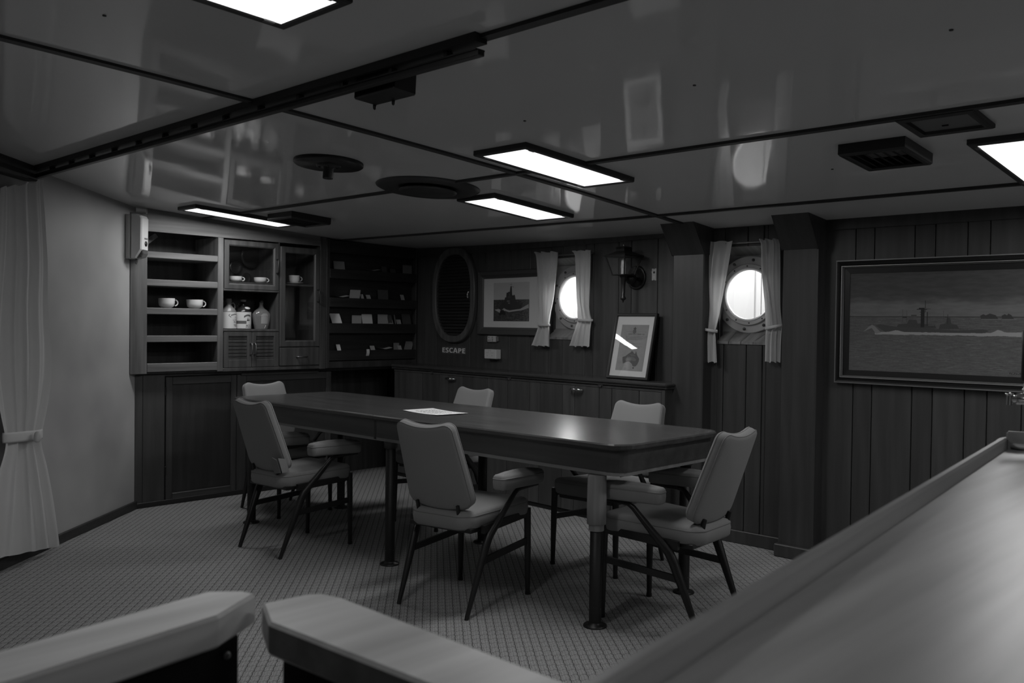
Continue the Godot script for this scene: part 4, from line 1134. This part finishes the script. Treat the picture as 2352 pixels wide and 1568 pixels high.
	var s2 = thing("socket_box", "deep pale surface socket box between the ESCAPE sign and the porthole", "socket", F1 * Transform3D(Basis(), V(-1.490, 1.024, 0)))
	part("box", MB.new().span(V(-0.069, -0.036, 0.0), V(0.069, 0.036, 0.052), 0.004), "white_plastic", s2)
	for q in [-0.032, 0.024]:
		for w in [[-0.009, 0.014, 0.4], [0.009, 0.014, -0.4], [0.0, -0.008, 0.0]]:
			part("slot", MB.new().box(V(q + w[0], w[1] - 0.004, 0.052), V(0.0025, 0.009, 0.001), 0.0, Basis(V(0, 0, 1), w[2])), "grey_plastic", s2)
	for q in [-0.010, 0.010]: part("switch", MB.new().span(V(q - 0.005, 0.022, 0.05), V(q + 0.005, 0.030, 0.054), 0.001), "cream_plastic", s2)
	# lantern
	var ln = thing("wall_lantern", "black square coach lantern on a scrolled bracket between the portholes", "lamp", F1 * Transform3D(Basis(), V(-0.075, 1.56, 0)))
	part("back_plate", MB.new().lathe([[0.078, 0.0], [0.078, 0.006], [0.074, 0.012], [0.062, 0.012], [0.058, 0.006], [0.0, 0.006]], Transform3D(Basis(V(1, 0, 0), PI / 2), V(-0.010, 0.0, 0)), 32), "black_paint", ln)
	part("knuckle", MB.new().lathe([[0.0, -0.037], [0.02, -0.031], [0.034, -0.014], [0.037, 0.0], [0.034, 0.014], [0.02, 0.031], [0.0, 0.037]], Transform3D(Basis(V(1, 0, 0), PI / 2), V(-0.005, -0.010, 0.062)), 24), "black_paint", ln)
	part("arm", MB.new().tube([V(-0.006, -0.008, 0.008), V(-0.006, -0.010, 0.06), V(-0.004, -0.012, 0.138)], 0.012, 10), "black_paint", ln)
	var LT = Transform3D(Basis(), V(0.0, 0.0, 0.14))
	part("tail", MB.new().lathe([[0.0, -0.165], [0.004, -0.160], [0.006, -0.150], [0.016, -0.142], [0.018, -0.134], [0.011, -0.122], [0.013, -0.05], [0.017, -0.012], [0.026, 0.002], [0.030, 0.012], [0.022, 0.016]], LT, 18), "black_paint", ln)
	var yb = 0.014; var yt = 0.128; var hb = 0.050; var ht = 0.080
	part("base_plate", MB.new().span(V(-hb - 0.005, yb - 0.006, 0.14 - hb - 0.005), V(hb + 0.005, yb, 0.14 + hb + 0.005), 0.002), "black_paint", ln)
	for q in [[-1, -1], [1, -1], [1, 1], [-1, 1]]:
		part("post", MB.new().tube([V(q[0] * hb, yb, 0.14 + q[1] * hb), V(q[0] * ht, yt, 0.14 + q[1] * ht)], 0.0042, 6), "black_paint", ln)
	for k in 4:
		var B = Transform3D(Basis(V(0, 1, 0), k * PI / 2), V(0, 0, 0.14))
		var gm = MB.new()
		gm.quad(B * V(-hb, yb, hb), B * V(hb, yb, hb), B * V(ht, yt, ht), B * V(-ht, yt, ht))
		part("pane", gm, "lantern_glass", ln)
	var rf = MB.new()
	var rr = []
	for q in [[0.088, 0.124], [0.090, 0.134], [0.070, 0.142], [0.036, 0.160], [0.034, 0.176], [0.040, 0.180], [0.030, 0.188], [0.006, 0.194]]:
		rr.append(PackedVector3Array([V(-q[0], q[1], 0.14 + q[0]), V(q[0], q[1], 0.14 + q[0]), V(q[0], q[1], 0.14 - q[0]), V(-q[0], q[1], 0.14 - q[0])]))
	rf.loft(rr, -1); rf.cap(rr[0], false); rf.cap(rr[-1], true)
	part("roof", rf, "black_paint", ln)
	part("finial", MB.new().lathe([[0.005, 0.190], [0.009, 0.198], [0.004, 0.204], [0.0, 0.212]], LT, 12), "dull_brass", ln)
	part("candle_tube", MB.new().lathe([[0.016, 0.014], [0.016, 0.055], [0.016, 0.055], [0.018, 0.058], [0.015, 0.10], [0.006, 0.118], [0.0, 0.120]], LT, 16), "white_plastic", ln)
	# plate with a hole
	var pq = thing("wall_plate", "small white metal plate with a dark hole on the plank right of the lantern", "plate", F1 * Transform3D(Basis(), V(0.0585, 1.576, 0)))
	var po = PackedVector2Array([Vector2(-0.018, -0.037), Vector2(-0.006, -0.037), Vector2(0.0, -0.031), Vector2(0.006, -0.037), Vector2(0.018, -0.037), Vector2(0.018, 0.037), Vector2(0.006, 0.037), Vector2(0.0, 0.031), Vector2(-0.006, 0.037), Vector2(-0.018, 0.037), Vector2(-0.018, 0.022), Vector2(-0.022, 0.016), Vector2(-0.018, 0.008)])
	part("plate", MB.new().prism(po, 0.003), "plaque", pq)
	part("keyhole", MB.new().lathe([[0.007, 0.0], [0.007, 0.0042], [0.0, 0.0043]], Transform3D(Basis(V(1, 0, 0), PI / 2), V(0.001, 0.013, 0)), 14), "black_paint", pq)
	part("slot", MB.new().span(V(-0.007, -0.020, 0.0), V(0.009, -0.010, 0.0042)), "cream_plastic", pq)
	# short curtains of the portholes
	var g = "short porthole curtains"
	curtain("short_curtain", "short pale curtain left of the first porthole, beside the ship print", F1, [[1.768, 1.760, -1.012, -0.765], [1.735, 1.730, -0.985, -0.772], [1.60, 1.60, -0.970, -0.785], [1.42, 1.42, -0.972, -0.800], [1.30, 1.30, -0.962, -0.835], [1.250, 1.250, -0.945, -0.852], [1.20, 1.20, -0.962, -0.845], [1.10, 1.10, -1.016, -0.835]], 3, 0.012, 0.050, 5, "porthole_drape", g, 0.5)
	curtain("short_curtain", "short pale curtain right of the first porthole, left of the lantern", F1, [[1.755, 1.752, -0.615, -0.440], [1.72, 1.72, -0.585, -0.444], [1.60, 1.60, -0.580, -0.444], [1.42, 1.42, -0.578, -0.442], [1.33, 1.33, -0.568, -0.440], [1.285, 1.285, -0.553, -0.434], [1.23, 1.23, -0.575, -0.440], [1.106, 1.108, -0.632, -0.445]], 3, 0.011, 0.050, 5, "porthole_drape", g, 1.7)
	curtain("short_curtain", "short pale curtain left of the second porthole, beside the first pilaster", F2, [[1.752, 1.745, -2.832, -2.632], [1.715, 1.715, -2.820, -2.640], [1.58, 1.58, -2.818, -2.660], [1.44, 1.44, -2.815, -2.680], [1.33, 1.33, -2.812, -2.705], [1.24, 1.225, -2.809, -2.735], [1.17, 1.17, -2.812, -2.732], [1.042, 1.045, -2.814, -2.722]], 2, 0.013, 0.052, 5, "porthole_drape", g, 2.6)
	curtain("short_curtain", "short pale curtain right of the second porthole, beside the second pilaster", F2, [[1.745, 1.742, -2.468, -2.348], [1.71, 1.71, -2.452, -2.342], [1.58, 1.58, -2.448, -2.335], [1.44, 1.44, -2.436, -2.328], [1.33, 1.33, -2.424, -2.324], [1.245, 1.265, -2.412, -2.320], [1.19, 1.19, -2.414, -2.322], [1.058, 1.060, -2.416, -2.322]], 3, 0.011, 0.052, 5, "porthole_drape", g, 0.9)

func curtain(called, text, F, rows, n, amp, off, tie, mat, group, ph):
	var o = thing(called, text, "curtain", F, group)
	var nr = rows.size()
	var get = func(v, k):   # smooth blend between rows; v = 0 at the hem
		var t = (1.0 - v) * (nr - 1)
		var i = int(clamp(floor(t), 0, nr - 2))
		var a = rows[i][k]; var b = rows[i + 1][k]
		var a0 = rows[max(i - 1, 0)][k]; var b1 = rows[min(i + 2, nr - 1)][k]
		return cubic_interpolate(a, b, a0, b1, t - i)
	var w0 = rows[1][3] - rows[1][2]
	var f = func(u, v):
		var y = lerp(get.call(v, 0), get.call(v, 1), u)
		var s0 = get.call(v, 2); var s1 = get.call(v, 3)
		var gather = clamp((s1 - s0) / w0, 0.35, 1.3)
		var uu = u + 0.035 * sin(v * 5.0 + u * 7.0 + ph)
		var wv = sin(TAU * n * uu + ph) + 0.35 * sin(TAU * n * 2.3 * uu + ph * 3.0 + v * 2.0)
		var s = lerp(s0, s1, u) + 0.10 * (s1 - s0) / n * cos(TAU * n * uu + ph) * sin(PI * u)
		return V(s, y + 0.004 * sin(TAU * n * uu) * (1.0 if v < 0.02 or v > 0.98 else 0.0), off + amp * wv * lerp(0.75, 1.0, gather) + 0.012 * sin(v * 9.0 + u * 3.0) * (1.0 - abs(2 * v - 1)))
	part("drape", MB.new().sheet(n * 14, 56, f), mat, o)
	var q = rows[tie]
	var m = MB.new()
	var c = (q[2] + q[3]) / 2; var hw = (q[3] - q[2]) / 2 + 0.004; var hgt = 0.05 if called.begins_with("long") else 0.016
	var rings = []
	for e in [[-1.0, 0.0], [-1.0, 0.004], [-0.6, 0.006], [0.6, 0.006], [1.0, 0.004], [1.0, 0.0]]:
		var r = PackedVector3Array()
		for k in 28:
			var a = TAU * k / 28
			r.append(V(c + (hw + e[1]) * cos(a), lerp(q[0], q[1], 0.5 + 0.5 * cos(a)) + e[0] * hgt / 2, off - (amp * 1.35 + 0.006 + e[1]) * sin(a)))
		rings.append(r)
	m.loft(rings, 1)
	part("tieback", m, mat, o)
	return o

func big_curtain():
	var o = curtain("long_curtain", "long pale floor-length curtain tied in the middle, at the left edge", FL, [[1.874, 1.972, -1.606, -1.231], [1.84, 1.93, -1.610, -1.231], [1.69, 1.70, -1.625, -1.200], [1.53, 1.53, -1.640, -1.187], [1.30, 1.30, -1.660, -1.195], [1.03, 1.03, -1.660, -1.172], [0.82, 0.82, -1.610, -1.200], [0.67, 0.65, -1.574, -1.249], [0.60, 0.58, -1.590, -1.240], [0.48, 0.47, -1.650, -1.195], [0.28, 0.26, -1.700, -1.133], [0.114, 0.022, -1.740, -1.079]], 4, 0.011, 0.075, 7, "drape", "", 0.4)
	var kn = MB.new()
	kn.pillow(rrect(0.045, 0.055, 0.018, 4), 0.024, 0.009, 0.005, func(p): return V(-1.395 + p.x + 0.2 * p.y, 0.655 + p.y, 0.140 + p.z))
	part("knot", kn, "drape", o)

# ---------------------------------------------------------------- pictures
func text_mesh(s, px):
	var t = TextMesh.new()
	var f = SystemFont.new()
	f.font_names = PackedStringArray(["Droid Sans"])
	f.font_weight = 700
	t.font = f
	t.font_size = 64
	t.text = s
	t.pixel_size = px
	t.depth = 0.0012
	return t

func polyfill(im, pts, v):
	var w = im.get_width(); var h = im.get_height()
	var pp = PackedVector2Array()
	var lo = 1e9; var hi = -1e9
	for q in pts:
		pp.append(Vector2(q[0] * w, q[1] * h)); lo = min(lo, q[1] * h); hi = max(hi, q[1] * h)
	for y in range(max(0, int(lo)), min(h, int(hi) + 1)):
		var xs = []
		for i in pp.size():
			var a = pp[i]; var b = pp[(i + 1) % pp.size()]
			if (a.y <= y + 0.5) != (b.y <= y + 0.5): xs.append(a.x + (b.x - a.x) * (y + 0.5 - a.y) / (b.y - a.y))
		xs.sort()
		for k in range(0, xs.size() - 1, 2):
			im.fill_rect(Rect2i(int(xs[k]), y, max(1, int(xs[k + 1]) - int(xs[k])), 1), Color(v, v, v))

func rects(im, list):     # [x0, y0, x1, y1, value] in fractions
	var w = im.get_width(); var h = im.get_height()
	for q in list:
		im.fill_rect(Rect2i(int(q[0] * w), int(q[1] * h), max(1, int((q[2] - q[0]) * w)), max(1, int((q[3] - q[1]) * h))), Color(q[4], q[4], q[4]))

func pictures():
	var nz = FastNoiseLite.new()
	nz.seed = 4; nz.frequency = 1.0; nz.fractal_octaves = 4
	var sky = func(u, v): return 0.30 + 0.13 * smoothstep(0.24, 0.34, v + 0.05 * nz.get_noise_2d(u * 5, v * 9)) + 0.035 * nz.get_noise_2d(u * 9 + 7, v * 22)
	var sea = func(u, v): return 0.335 + 0.05 * v + 0.07 * nz.get_noise_2d(u * 12, v * 80) + 0.03 * nz.get_noise_2d(u * 60, v * 60)
	# large painting: a grey warship steaming left, two ships on the horizon
	var W = 896; var H = 456
	var im = image_tex(W, H, func(u, v): return sky.call(u, v) if v < 0.445 else sea.call(u, v))
	rects(im, [[0, 0.443, 1, 0.450, 0.22]])
	var rn = RandomNumberGenerator.new()
	rn.seed = 17
	polyfill(im, [[0.135, 0.535], [0.16, 0.522], [0.24, 0.545], [0.40, 0.560], [0.52, 0.575], [0.635, 0.560], [0.66, 0.575], [0.62, 0.618], [0.30, 0.622], [0.20, 0.615]], 0.285)       # hull
	polyfill(im, [[0.24, 0.548], [0.25, 0.52], [0.29, 0.515], [0.30, 0.475], [0.335, 0.475], [0.34, 0.51], [0.42, 0.52], [0.43, 0.56]], 0.27)
	polyfill(im, [[0.44, 0.565], [0.445, 0.52], [0.47, 0.51], [0.475, 0.455], [0.49, 0.455], [0.495, 0.51], [0.52, 0.52], [0.53, 0.555], [0.58, 0.56]], 0.27)
	rects(im, [[0.355, 0.36, 0.372, 0.55, 0.16], [0.374, 0.29, 0.377, 0.40, 0.12], [0.335, 0.372, 0.385, 0.379, 0.15], [0.345, 0.36, 0.370, 0.372, 0.14], [0.35, 0.40, 0.376, 0.406, 0.17], [0.352, 0.425, 0.37, 0.43, 0.17], [0.38, 0.37, 0.402, 0.376, 0.22], [0.383, 0.40, 0.388, 0.54, 0.20],
		[0.268, 0.375, 0.2695, 0.50, 0.25], [0.288, 0.39, 0.2895, 0.50, 0.25], [0.31, 0.428, 0.336, 0.44, 0.25], [0.27, 0.447, 0.29, 0.458, 0.16], [0.459, 0.39, 0.4605, 0.47, 0.25], [0.478, 0.425, 0.4805, 0.52, 0.19], [0.465, 0.448, 0.478, 0.454, 0.15],
		[0.22, 0.505, 0.26, 0.51, 0.44], [0.39, 0.525, 0.42, 0.53, 0.45], [0.56, 0.49, 0.575, 0.53, 0.36], [0.49, 0.52, 0.56, 0.523, 0.36]])
	for k in 90: rects(im, [[0.25 + rn.randf() * 0.34, 0.50 + rn.randf() * 0.075, 0, 0, 0.15 + rn.randf() * 0.3]])
	for k in 140:
		var x = 0.02 + rn.randf() * 0.96; var y = 0.46 + rn.randf() * 0.5; var l = 0.004 + rn.randf() * 0.025
		if y < 0.5 or y > 0.66: rects(im, [[x, y, x + l, y + 0.003, 0.28 + rn.randf() * 0.28]])
	var wake = []; var low = []
	for k in 61:
		var u = lerp(0.135, 1.0, k / 60.0)
		wake.append([u, 0.600 - 0.010 * abs(nz.get_noise_2d(u * 30, 3)) - (0.022 if u > 0.64 else 0.0) * sin((u - 0.64) * 4) - 0.018 * exp(-pow((u - 0.24) / 0.03, 2)) - 0.03 * exp(-pow((u - 0.70) / 0.02, 2))])
		low.push_front([u, 0.624 + 0.008 * nz.get_noise_2d(u * 20, 9)])
	polyfill(im, wake + low, 0.60)
	polyfill(im, [[0.075, 0.600], [0.105, 0.545], [0.120, 0.528], [0.135, 0.545], [0.165, 0.605], [0.14, 0.618], [0.118, 0.56]], 0.50)
	for q in [[0.625, 0.70], [0.715, 0.765]]:
		polyfill(im, [[q[0], 0.468], [q[0] - 0.003, 0.435], [q[0] + 0.01, 0.42], [q[0] + 0.02, 0.432], [(q[0] + q[1]) / 2, 0.414], [q[1] - 0.012, 0.43], [q[1], 0.468]], 0.24)
		rects(im, [[q[0], 0.467, q[1] + 0.01, 0.472, 0.5]])
	for k in 12: rects(im, [[0.79 - 0.04 + k * 0.007, 0.955 + (k % 3) * 0.004, 0.79 - 0.036 + k * 0.007, 0.97, 0.16]])
	dress("sea_painting", im, 0.45, 0.4)
	var p = thing("painting", "large framed painting of a grey warship steaming at sea, at the right edge", "painting", F2 * Transform3D(Basis(), V(-1.45, 1.287, 0.0)))
	part("frame", MB.new().frame(1.16, 0.645, [[0, 0], [0, 0.022], [0.004, 0.028], [0.012, 0.024], [0.024, 0.030], [0.030, 0.016], [0.034, 0.010]]), "frame_black", p)
	part("outer_gilt_line", MB.new().frame(1.161, 0.646, [[0, 0.022], [0.0, 0.030], [0.005, 0.031], [0.006, 0.026]]), "gilt", p)
	part("inner_gilt_line", MB.new().frame(1.104, 0.589, [[0, 0.024], [0.001, 0.032], [0.005, 0.032], [0.007, 0.020], [0.010, 0.023], [0.012, 0.018]]), "gilt", p)
	part("slip", MB.new().frame(1.094, 0.579, [[0, 0.010], [0.0, 0.014], [0.036, 0.012], [0.036, 0.006]]), "frame_black", p)
	part("canvas", MB.new().sheet(1, 1, func(u, v): return V((u - 0.5) * 1.03, (v - 0.5) * 0.515, 0.009)), "sea_painting", p)
	# framed ship print
	var s2 = image_tex(400, 300, func(u, v): return 0.72 if v < 0.44 else 0.26 + 0.16 * nz.get_noise_2d(u * 14, v * 26) + 0.10 * smoothstep(0.7, 1.0, u))
	rects(s2, [[0, 0, 1, 0.004, 0.62], [0, 0, 0.004, 0.44, 0.66], [0.996, 0, 1, 0.44, 0.66]])
	polyfill(s2, [[0.13, 0.76], [0.18, 0.60], [0.25, 0.52], [0.30, 0.50], [0.33, 0.38], [0.36, 0.38], [0.37, 0.26], [0.40, 0.26], [0.42, 0.24], [0.46, 0.24], [0.475, 0.12], [0.515, 0.12], [0.53, 0.32], [0.56, 0.34], [0.57, 0.32], [0.60, 0.32], [0.61, 0.36], [0.63, 0.46], [0.72, 0.54], [0.80, 0.60], [0.80, 0.72], [0.55, 0.80], [0.40, 0.78]], 0.22)
	rects(s2, [[0.495, 0.0, 0.5, 0.14, 0.45], [0.47, 0.10, 0.53, 0.12, 0.2], [0.46, 0.05, 0.525, 0.058, 0.4], [0.40, 0.36, 0.48, 0.39, 0.32], [0.38, 0.46, 0.46, 0.50, 0.40], [0.42, 0.52, 0.47, 0.545, 0.5], [0.44, 0.28, 0.46, 0.34, 0.36], [0.55, 0.10, 0.57, 0.13, 0.5]])
	polyfill(s2, [[0.02, 0.70], [0.16, 0.68], [0.22, 0.72], [0.30, 0.66], [0.38, 0.70], [0.46, 0.72], [0.60, 0.70], [0.76, 0.68], [0.98, 0.56], [0.99, 0.66], [0.80, 0.72], [0.60, 0.745], [0.44, 0.765], [0.33, 0.73], [0.20, 0.79], [0.10, 0.74]], 0.66)
	polyfill(s2, [[0.16, 0.84], [0.20, 0.72], [0.28, 0.70], [0.36, 0.80], [0.30, 0.88]], 0.14)
	for k in 40:
		var x = rn.randf() * 0.8; var y = 0.78 + rn.randf() * 0.2
		rects(s2, [[x, y, x + 0.05 + rn.randf() * 0.14, y + 0.008, 0.16 + rn.randf() * 0.34]])
	dress("ship_print", s2, 0.4, 0.5)
	var q2 = thing("framed_print", "framed print of a warship head-on in a wide pale mount, left of the first porthole", "picture", F1 * Transform3D(Basis(), V(-1.308, 1.412, 0)))
	part("frame", MB.new().frame(0.75, 0.485, [[0, 0], [0, 0.018], [0.006, 0.026], [0.030, 0.024], [0.045, 0.014], [0.058, 0.010], [0.058, 0.004]]), "frame_wood", q2)
	part("mount", MB.new().span(V(-0.33, -0.20, 0.003), V(0.33, 0.20, 0.007)), "mat_board", q2)
	part("picture", MB.new().sheet(1, 1, func(u, v): return V(lerp(-0.199, 0.205, u), lerp(-0.138, 0.150, v), 0.0075)), "ship_print", q2)
	# certificate leaning on the sideboard
	var ci = image_tex(300, 480, func(u, v): return 0.53 + 0.03 * nz.get_noise_2d(u * 3, v * 5))
	ptext(ci, "HMAS", 84, 92, 2, 0.2); ptext(ci, "VAMPIRE", 182, 92, 2, 0.2)
	for r in 4:
		var x = 60 + r * 3
		while x < 250 - (r % 2) * 8:
			var w = 4 + rn.randi() % 12
			rects(ci, [[x / 300.0, (118 + r * 12) / 480.0, (x + w) / 300.0, (123 + r * 12) / 480.0, 0.30]])
			x += w + 4
	for x0 in [[60, 130, 72], [190, 270, 72], [90, 235, 196]]:
		var x = x0[0]
		while x < x0[1]:
			var w = 4 + rn.randi() % 10
			rects(ci, [[x / 300.0, x0[2] / 480.0, (x + w) / 300.0, (x0[2] + 4) / 480.0, 0.36]])
			x += w + 4
	for k in 7: rects(ci, [[(70 + k * 6) / 300.0, (220 + (k * 5) % 14) / 480.0, (80 + k * 6) / 300.0, (223 + (k * 5) % 14) / 480.0, 0.3], [(205 + k * 7) / 300.0, (222 + (k * 3) % 12) / 480.0, (214 + k * 7) / 300.0, (225 + (k * 3) % 12) / 480.0, 0.34]])
	# crown over an oval badge
	polyfill(ci, [[0.46, 0.10], [0.44, 0.07], [0.47, 0.075], [0.50, 0.04], [0.53, 0.075], [0.56, 0.07], [0.54, 0.10]], 0.22)
	var ov = []; var iv = []
	for k in 24:
		ov.append([0.50 + 0.058 * cos(TAU * k / 24), 0.145 + 0.05 * sin(TAU * k / 24)]); iv.append([0.50 + 0.040 * cos(TAU * k / 24), 0.145 + 0.035 * sin(TAU * k / 24)])
	polyfill(ci, ov, 0.22); polyfill(ci, iv, 0.46)
	rects(ci, [[0.47, 0.13, 0.53, 0.145, 0.25], [0.49, 0.12, 0.51, 0.175, 0.25]])
	for k in 17: rects(ci, [[0.42 + k * 0.01, 0.195 + 0.016 * sin(PI * k / 16.0), 0.435 + k * 0.01, 0.203 + 0.016 * sin(PI * k / 16.0), 0.22]])
	var au = [[0.20, 0.715], [0.24, 0.700], [0.30, 0.690], [0.36, 0.660], [0.42, 0.625], [0.48, 0.600], [0.50, 0.575], [0.56, 0.580], [0.575, 0.600], [0.61, 0.625], [0.65, 0.630], [0.665, 0.570], [0.69, 0.595], [0.72, 0.645], [0.77, 0.690], [0.82, 0.730], [0.82, 0.790], [0.79, 0.850], [0.74, 0.895], [0.67, 0.905], [0.62, 0.890], [0.58, 0.845], [0.54, 0.830], [0.47, 0.800], [0.40, 0.805], [0.32, 0.830], [0.25, 0.850], [0.22, 0.790]]
	polyfill(ci, au, 0.27)
	polyfill(ci, [[0.34, 0.72], [0.60, 0.70], [0.72, 0.75], [0.70, 0.79], [0.50, 0.775], [0.36, 0.79], [0.30, 0.76]], 0.36)
	polyfill(ci, [[0.44, 0.64], [0.60, 0.64], [0.70, 0.68], [0.52, 0.69]], 0.34)
	polyfill(ci, [[0.62, 0.925], [0.68, 0.920], [0.68, 0.945], [0.65, 0.955]], 0.16)
	dress("certificate_print", ci, 0.35, 0.5)
	var ct = thing("framed_certificate", "black framed certificate with a map of Australia leaning on the sideboard", "certificate", F1 * Transform3D(Basis(V(1, 0, 0), -0.213), V(-0.045, 0.914, 0.128)))
	var up = Transform3D(Basis(), V(0, 0.2125, 0))
	part("frame", MB.new().frame(0.345, 0.425, [[0, -0.010], [0, 0.008], [0.003, 0.011], [0.015, 0.011], [0.018, 0.006], [0.018, 0.0]], up), "frame_black", ct)
	part("back", MB.new().span(V(-0.165, 0.012, -0.010), V(0.165, 0.413, -0.006)), "frame_black", ct)
	part("mount", MB.new().span(V(-0.158, 0.016, -0.005), V(0.158, 0.409, -0.001)), "mat_board", ct)
	part("print", MB.new().sheet(1, 1, func(u, v): return V(lerp(-0.110, 0.115, u), lerp(0.055, 0.352, v), 0.0)), "certificate_print", ct)
	part("pane", MB.new().sheet(8, 8, func(u, v): return V(lerp(-0.160, 0.160, u), lerp(0.014, 0.411, v), 0.003 + 0.003 * sin(PI * u) * sin(PI * v))), "pane_glass", ct)

# ---------------------------------------------------------------- the bar in front
func bar():
	var FB = Transform3D(Basis(V(0.9932, 0, -0.1167), V(0, 1, 0), V(0.1167, 0, 0.9932)).orthonormalized(), V(0.453, 0, -0.359))
	var o = thing("bar_counter", "long pale wooden bar counter with a raised lip, in the right foreground", "counter", FB)
	part("countertop", MB.new().span(V(-0.10, 0.960, 0.012), V(1.69, 0.997, 0.62), 0.003), "counter_wood", o)
	part("front_lip", MB.new().span(V(-0.10, 0.950, -0.004), V(1.70, 1.020, 0.012), 0.004), "lip_wood", o)
	part("end_lip", MB.new().span(V(1.69, 0.950, 0.010), V(1.704, 1.035, 0.62), 0.004), "lip_wood", o)
	part("front_panel", MB.new().span(V(-0.08, 0.0, 0.03), V(1.66, 0.96, 0.05)), "lower_wood", o)
	part("end_panel", MB.new().span(V(1.64, 0.0, 0.03), V(1.66, 0.96, 0.60)), "lower_wood", o)
	solo("round_board", MB.new().lathe([[0.0, 0.0], [0.100, 0.0], [0.107, 0.004], [0.107, 0.009], [0.103, 0.012], [0.0, 0.012]], Transform3D(), 48), "cream_plastic", "pale round board lying at the far end of the bar counter", "board", at(2.222, 0.998, -0.478))
	var e = V(0.6845, 0, 0.729)
	var t = thing("beer_tap", "chrome beer tap over the far end of the bar counter, at the right edge", "tap", Transform3D(Basis(e, V(0, 1, 0), e.cross(V(0, 1, 0))), V(2.152, 0.998, -0.554)))
	part("nozzle", MB.new().lathe([[0.0035, 0.092], [0.0065, 0.092], [0.0065, 0.092], [0.0068, 0.112], [0.0068, 0.112], [0.0085, 0.113], [0.0085, 0.117], [0.0, 0.118]], at(0.009, 0, 0), 20), "chrome", t)
	part("neck", MB.new().tube([V(0.010, 0.105, 0), V(0.030, 0.105, 0)], 0.0075, 14), "chrome", t)
	part("body", MB.new().tube([V(0.022, 0.105, 0), V(0.025, 0.105, 0), V(0.060, 0.105, 0), V(0.275, 0.103, 0)], [0.010, 0.0122, 0.0122, 0.012], 20), "chrome", t)
	part("stem", MB.new().lathe([[0.007, 0.105], [0.007, 0.118], [0.007, 0.118], [0.0095, 0.120], [0.0095, 0.126], [0.006, 0.130], [0.006, 0.146]], at(0.046, 0, 0), 18), "chrome", t)
	part("lever", MB.new().lathe([[0.010, 0.144], [0.012, 0.150], [0.011, 0.21], [0.013, 0.25], [0.0, 0.262]], at(0.046, 0, 0), 18), "black_paint", t)
	part("column", MB.new().lathe([[0.042, 0.0], [0.042, 0.006], [0.026, 0.014], [0.026, 0.13], [0.026, 0.13], [0.024, 0.138], [0.0, 0.142]], at(0.275, 0, 0), 28), "chrome", t)
	# low rails of the bar gate
	var gt = "low wooden rails of the bar gate"
	var h = 0.90
	var r1 = thing("bar_rail", "pale wooden rail with a cut corner at the bottom left, left of the gap", "rail", Transform3D(), gt)
	var flat = Basis(V(1, 0, 0), V(0, 0, -1), V(0, 1, 0))
	var o1 = PackedVector2Array([Vector2(-0.30, 0.842), Vector2(0.540, 0.980), Vector2(0.617, 1.027), Vector2(0.613, 1.050), Vector2(0.578, 1.080), Vector2(-0.30, 0.930)])
	part("cap", MB.new().prism(o1, 0.040, Transform3D(flat, V(0, h - 0.040, 0)), 0.004), "rail_wood", r1)
	var d1 = Vector2(0.84, 0.138).normalized()
	var B1 = Basis(V(d1.x, 0, -d1.y), V(0, 1, 0), V(d1.y, 0, d1.x))
	part("panel", MB.new().box(Vector3.ZERO, V(0.86, 0.86, 0.03), 0.002, B1), "black_paint", r1, Transform3D(Basis(), V(0.157, 0.43, -0.953)))
	for q in [[-0.02, 0.84], [-0.035, 0.80]]: part("hinge_screw", MB.new().lathe([[0.0055, 0.0], [0.0045, 0.003], [0.0, 0.0035]], Transform3D(B1 * Basis(V(1, 0, 0), PI / 2), V(0.157, q[1], -0.953) + B1 * V(0.43 + q[0], 0, 0.016)), 10), "dull_brass", r1)
	var r2 = thing("bar_rail", "pale wooden rail with a cut corner at the bottom centre, right of the gap", "rail", Transform3D(), gt)
	var o2 = PackedVector2Array([Vector2(0.590, 0.40), Vector2(0.676, 0.39), Vector2(0.688, 0.934), Vector2(0.680, 0.968), Vector2(0.664, 0.980), Vector2(0.602, 0.986), Vector2(0.569, 0.917)])
	part("cap", MB.new().prism(o2, 0.040, Transform3D(flat, V(0, h - 0.040, 0)), 0.004), "rail_wood", r2)
	part("panel", MB.new().span(V(0.612, 0, -0.955), V(0.642, h - 0.04, -0.40), 0.002), "black_paint", r2)
	part("hinge_screw", MB.new().lathe([[0.0055, 0.0], [0.0045, 0.003], [0.0, 0.0035]], Transform3D(Basis(V(0, 0, 1), PI / 2), V(0.612, 0.80, -0.92)), 10), "dull_brass", r2)

func outside():
	var w = thing("hoarding", "white boarded screen seen bright through the portholes", "screen", at(6.4, -0.8, 0), "", "structure")
	var z = -8.834
	var k = 0
	while z < 0.6:
		var b = 0.42
		part("panel", MB.new().span(V(0, 0, z + 0.003), V(0.03, 2.56, z + b - 0.003), 0.004), "outside_white", w)
		z += b; k += 1
	part("backing", MB.new().span(V(0.03, 0, -9.0), V(0.06, 2.56, 0.7)), "outside_pole", w)
	solo("pole", MB.new().lathe([[0.008, 0.0], [0.008, 3.0]], Transform3D(), 10), "outside_pole", "thin dark pole standing outside the second porthole", "pole", at(6.25, -0.8, -3.344), "", "structure")
	solo("quay", MB.new().span(V(4.9, -0.9, -12), V(12, -0.8, 4)), "outside_ground", "grey quay outside the ship", "ground", Transform3D(), "", "structure")
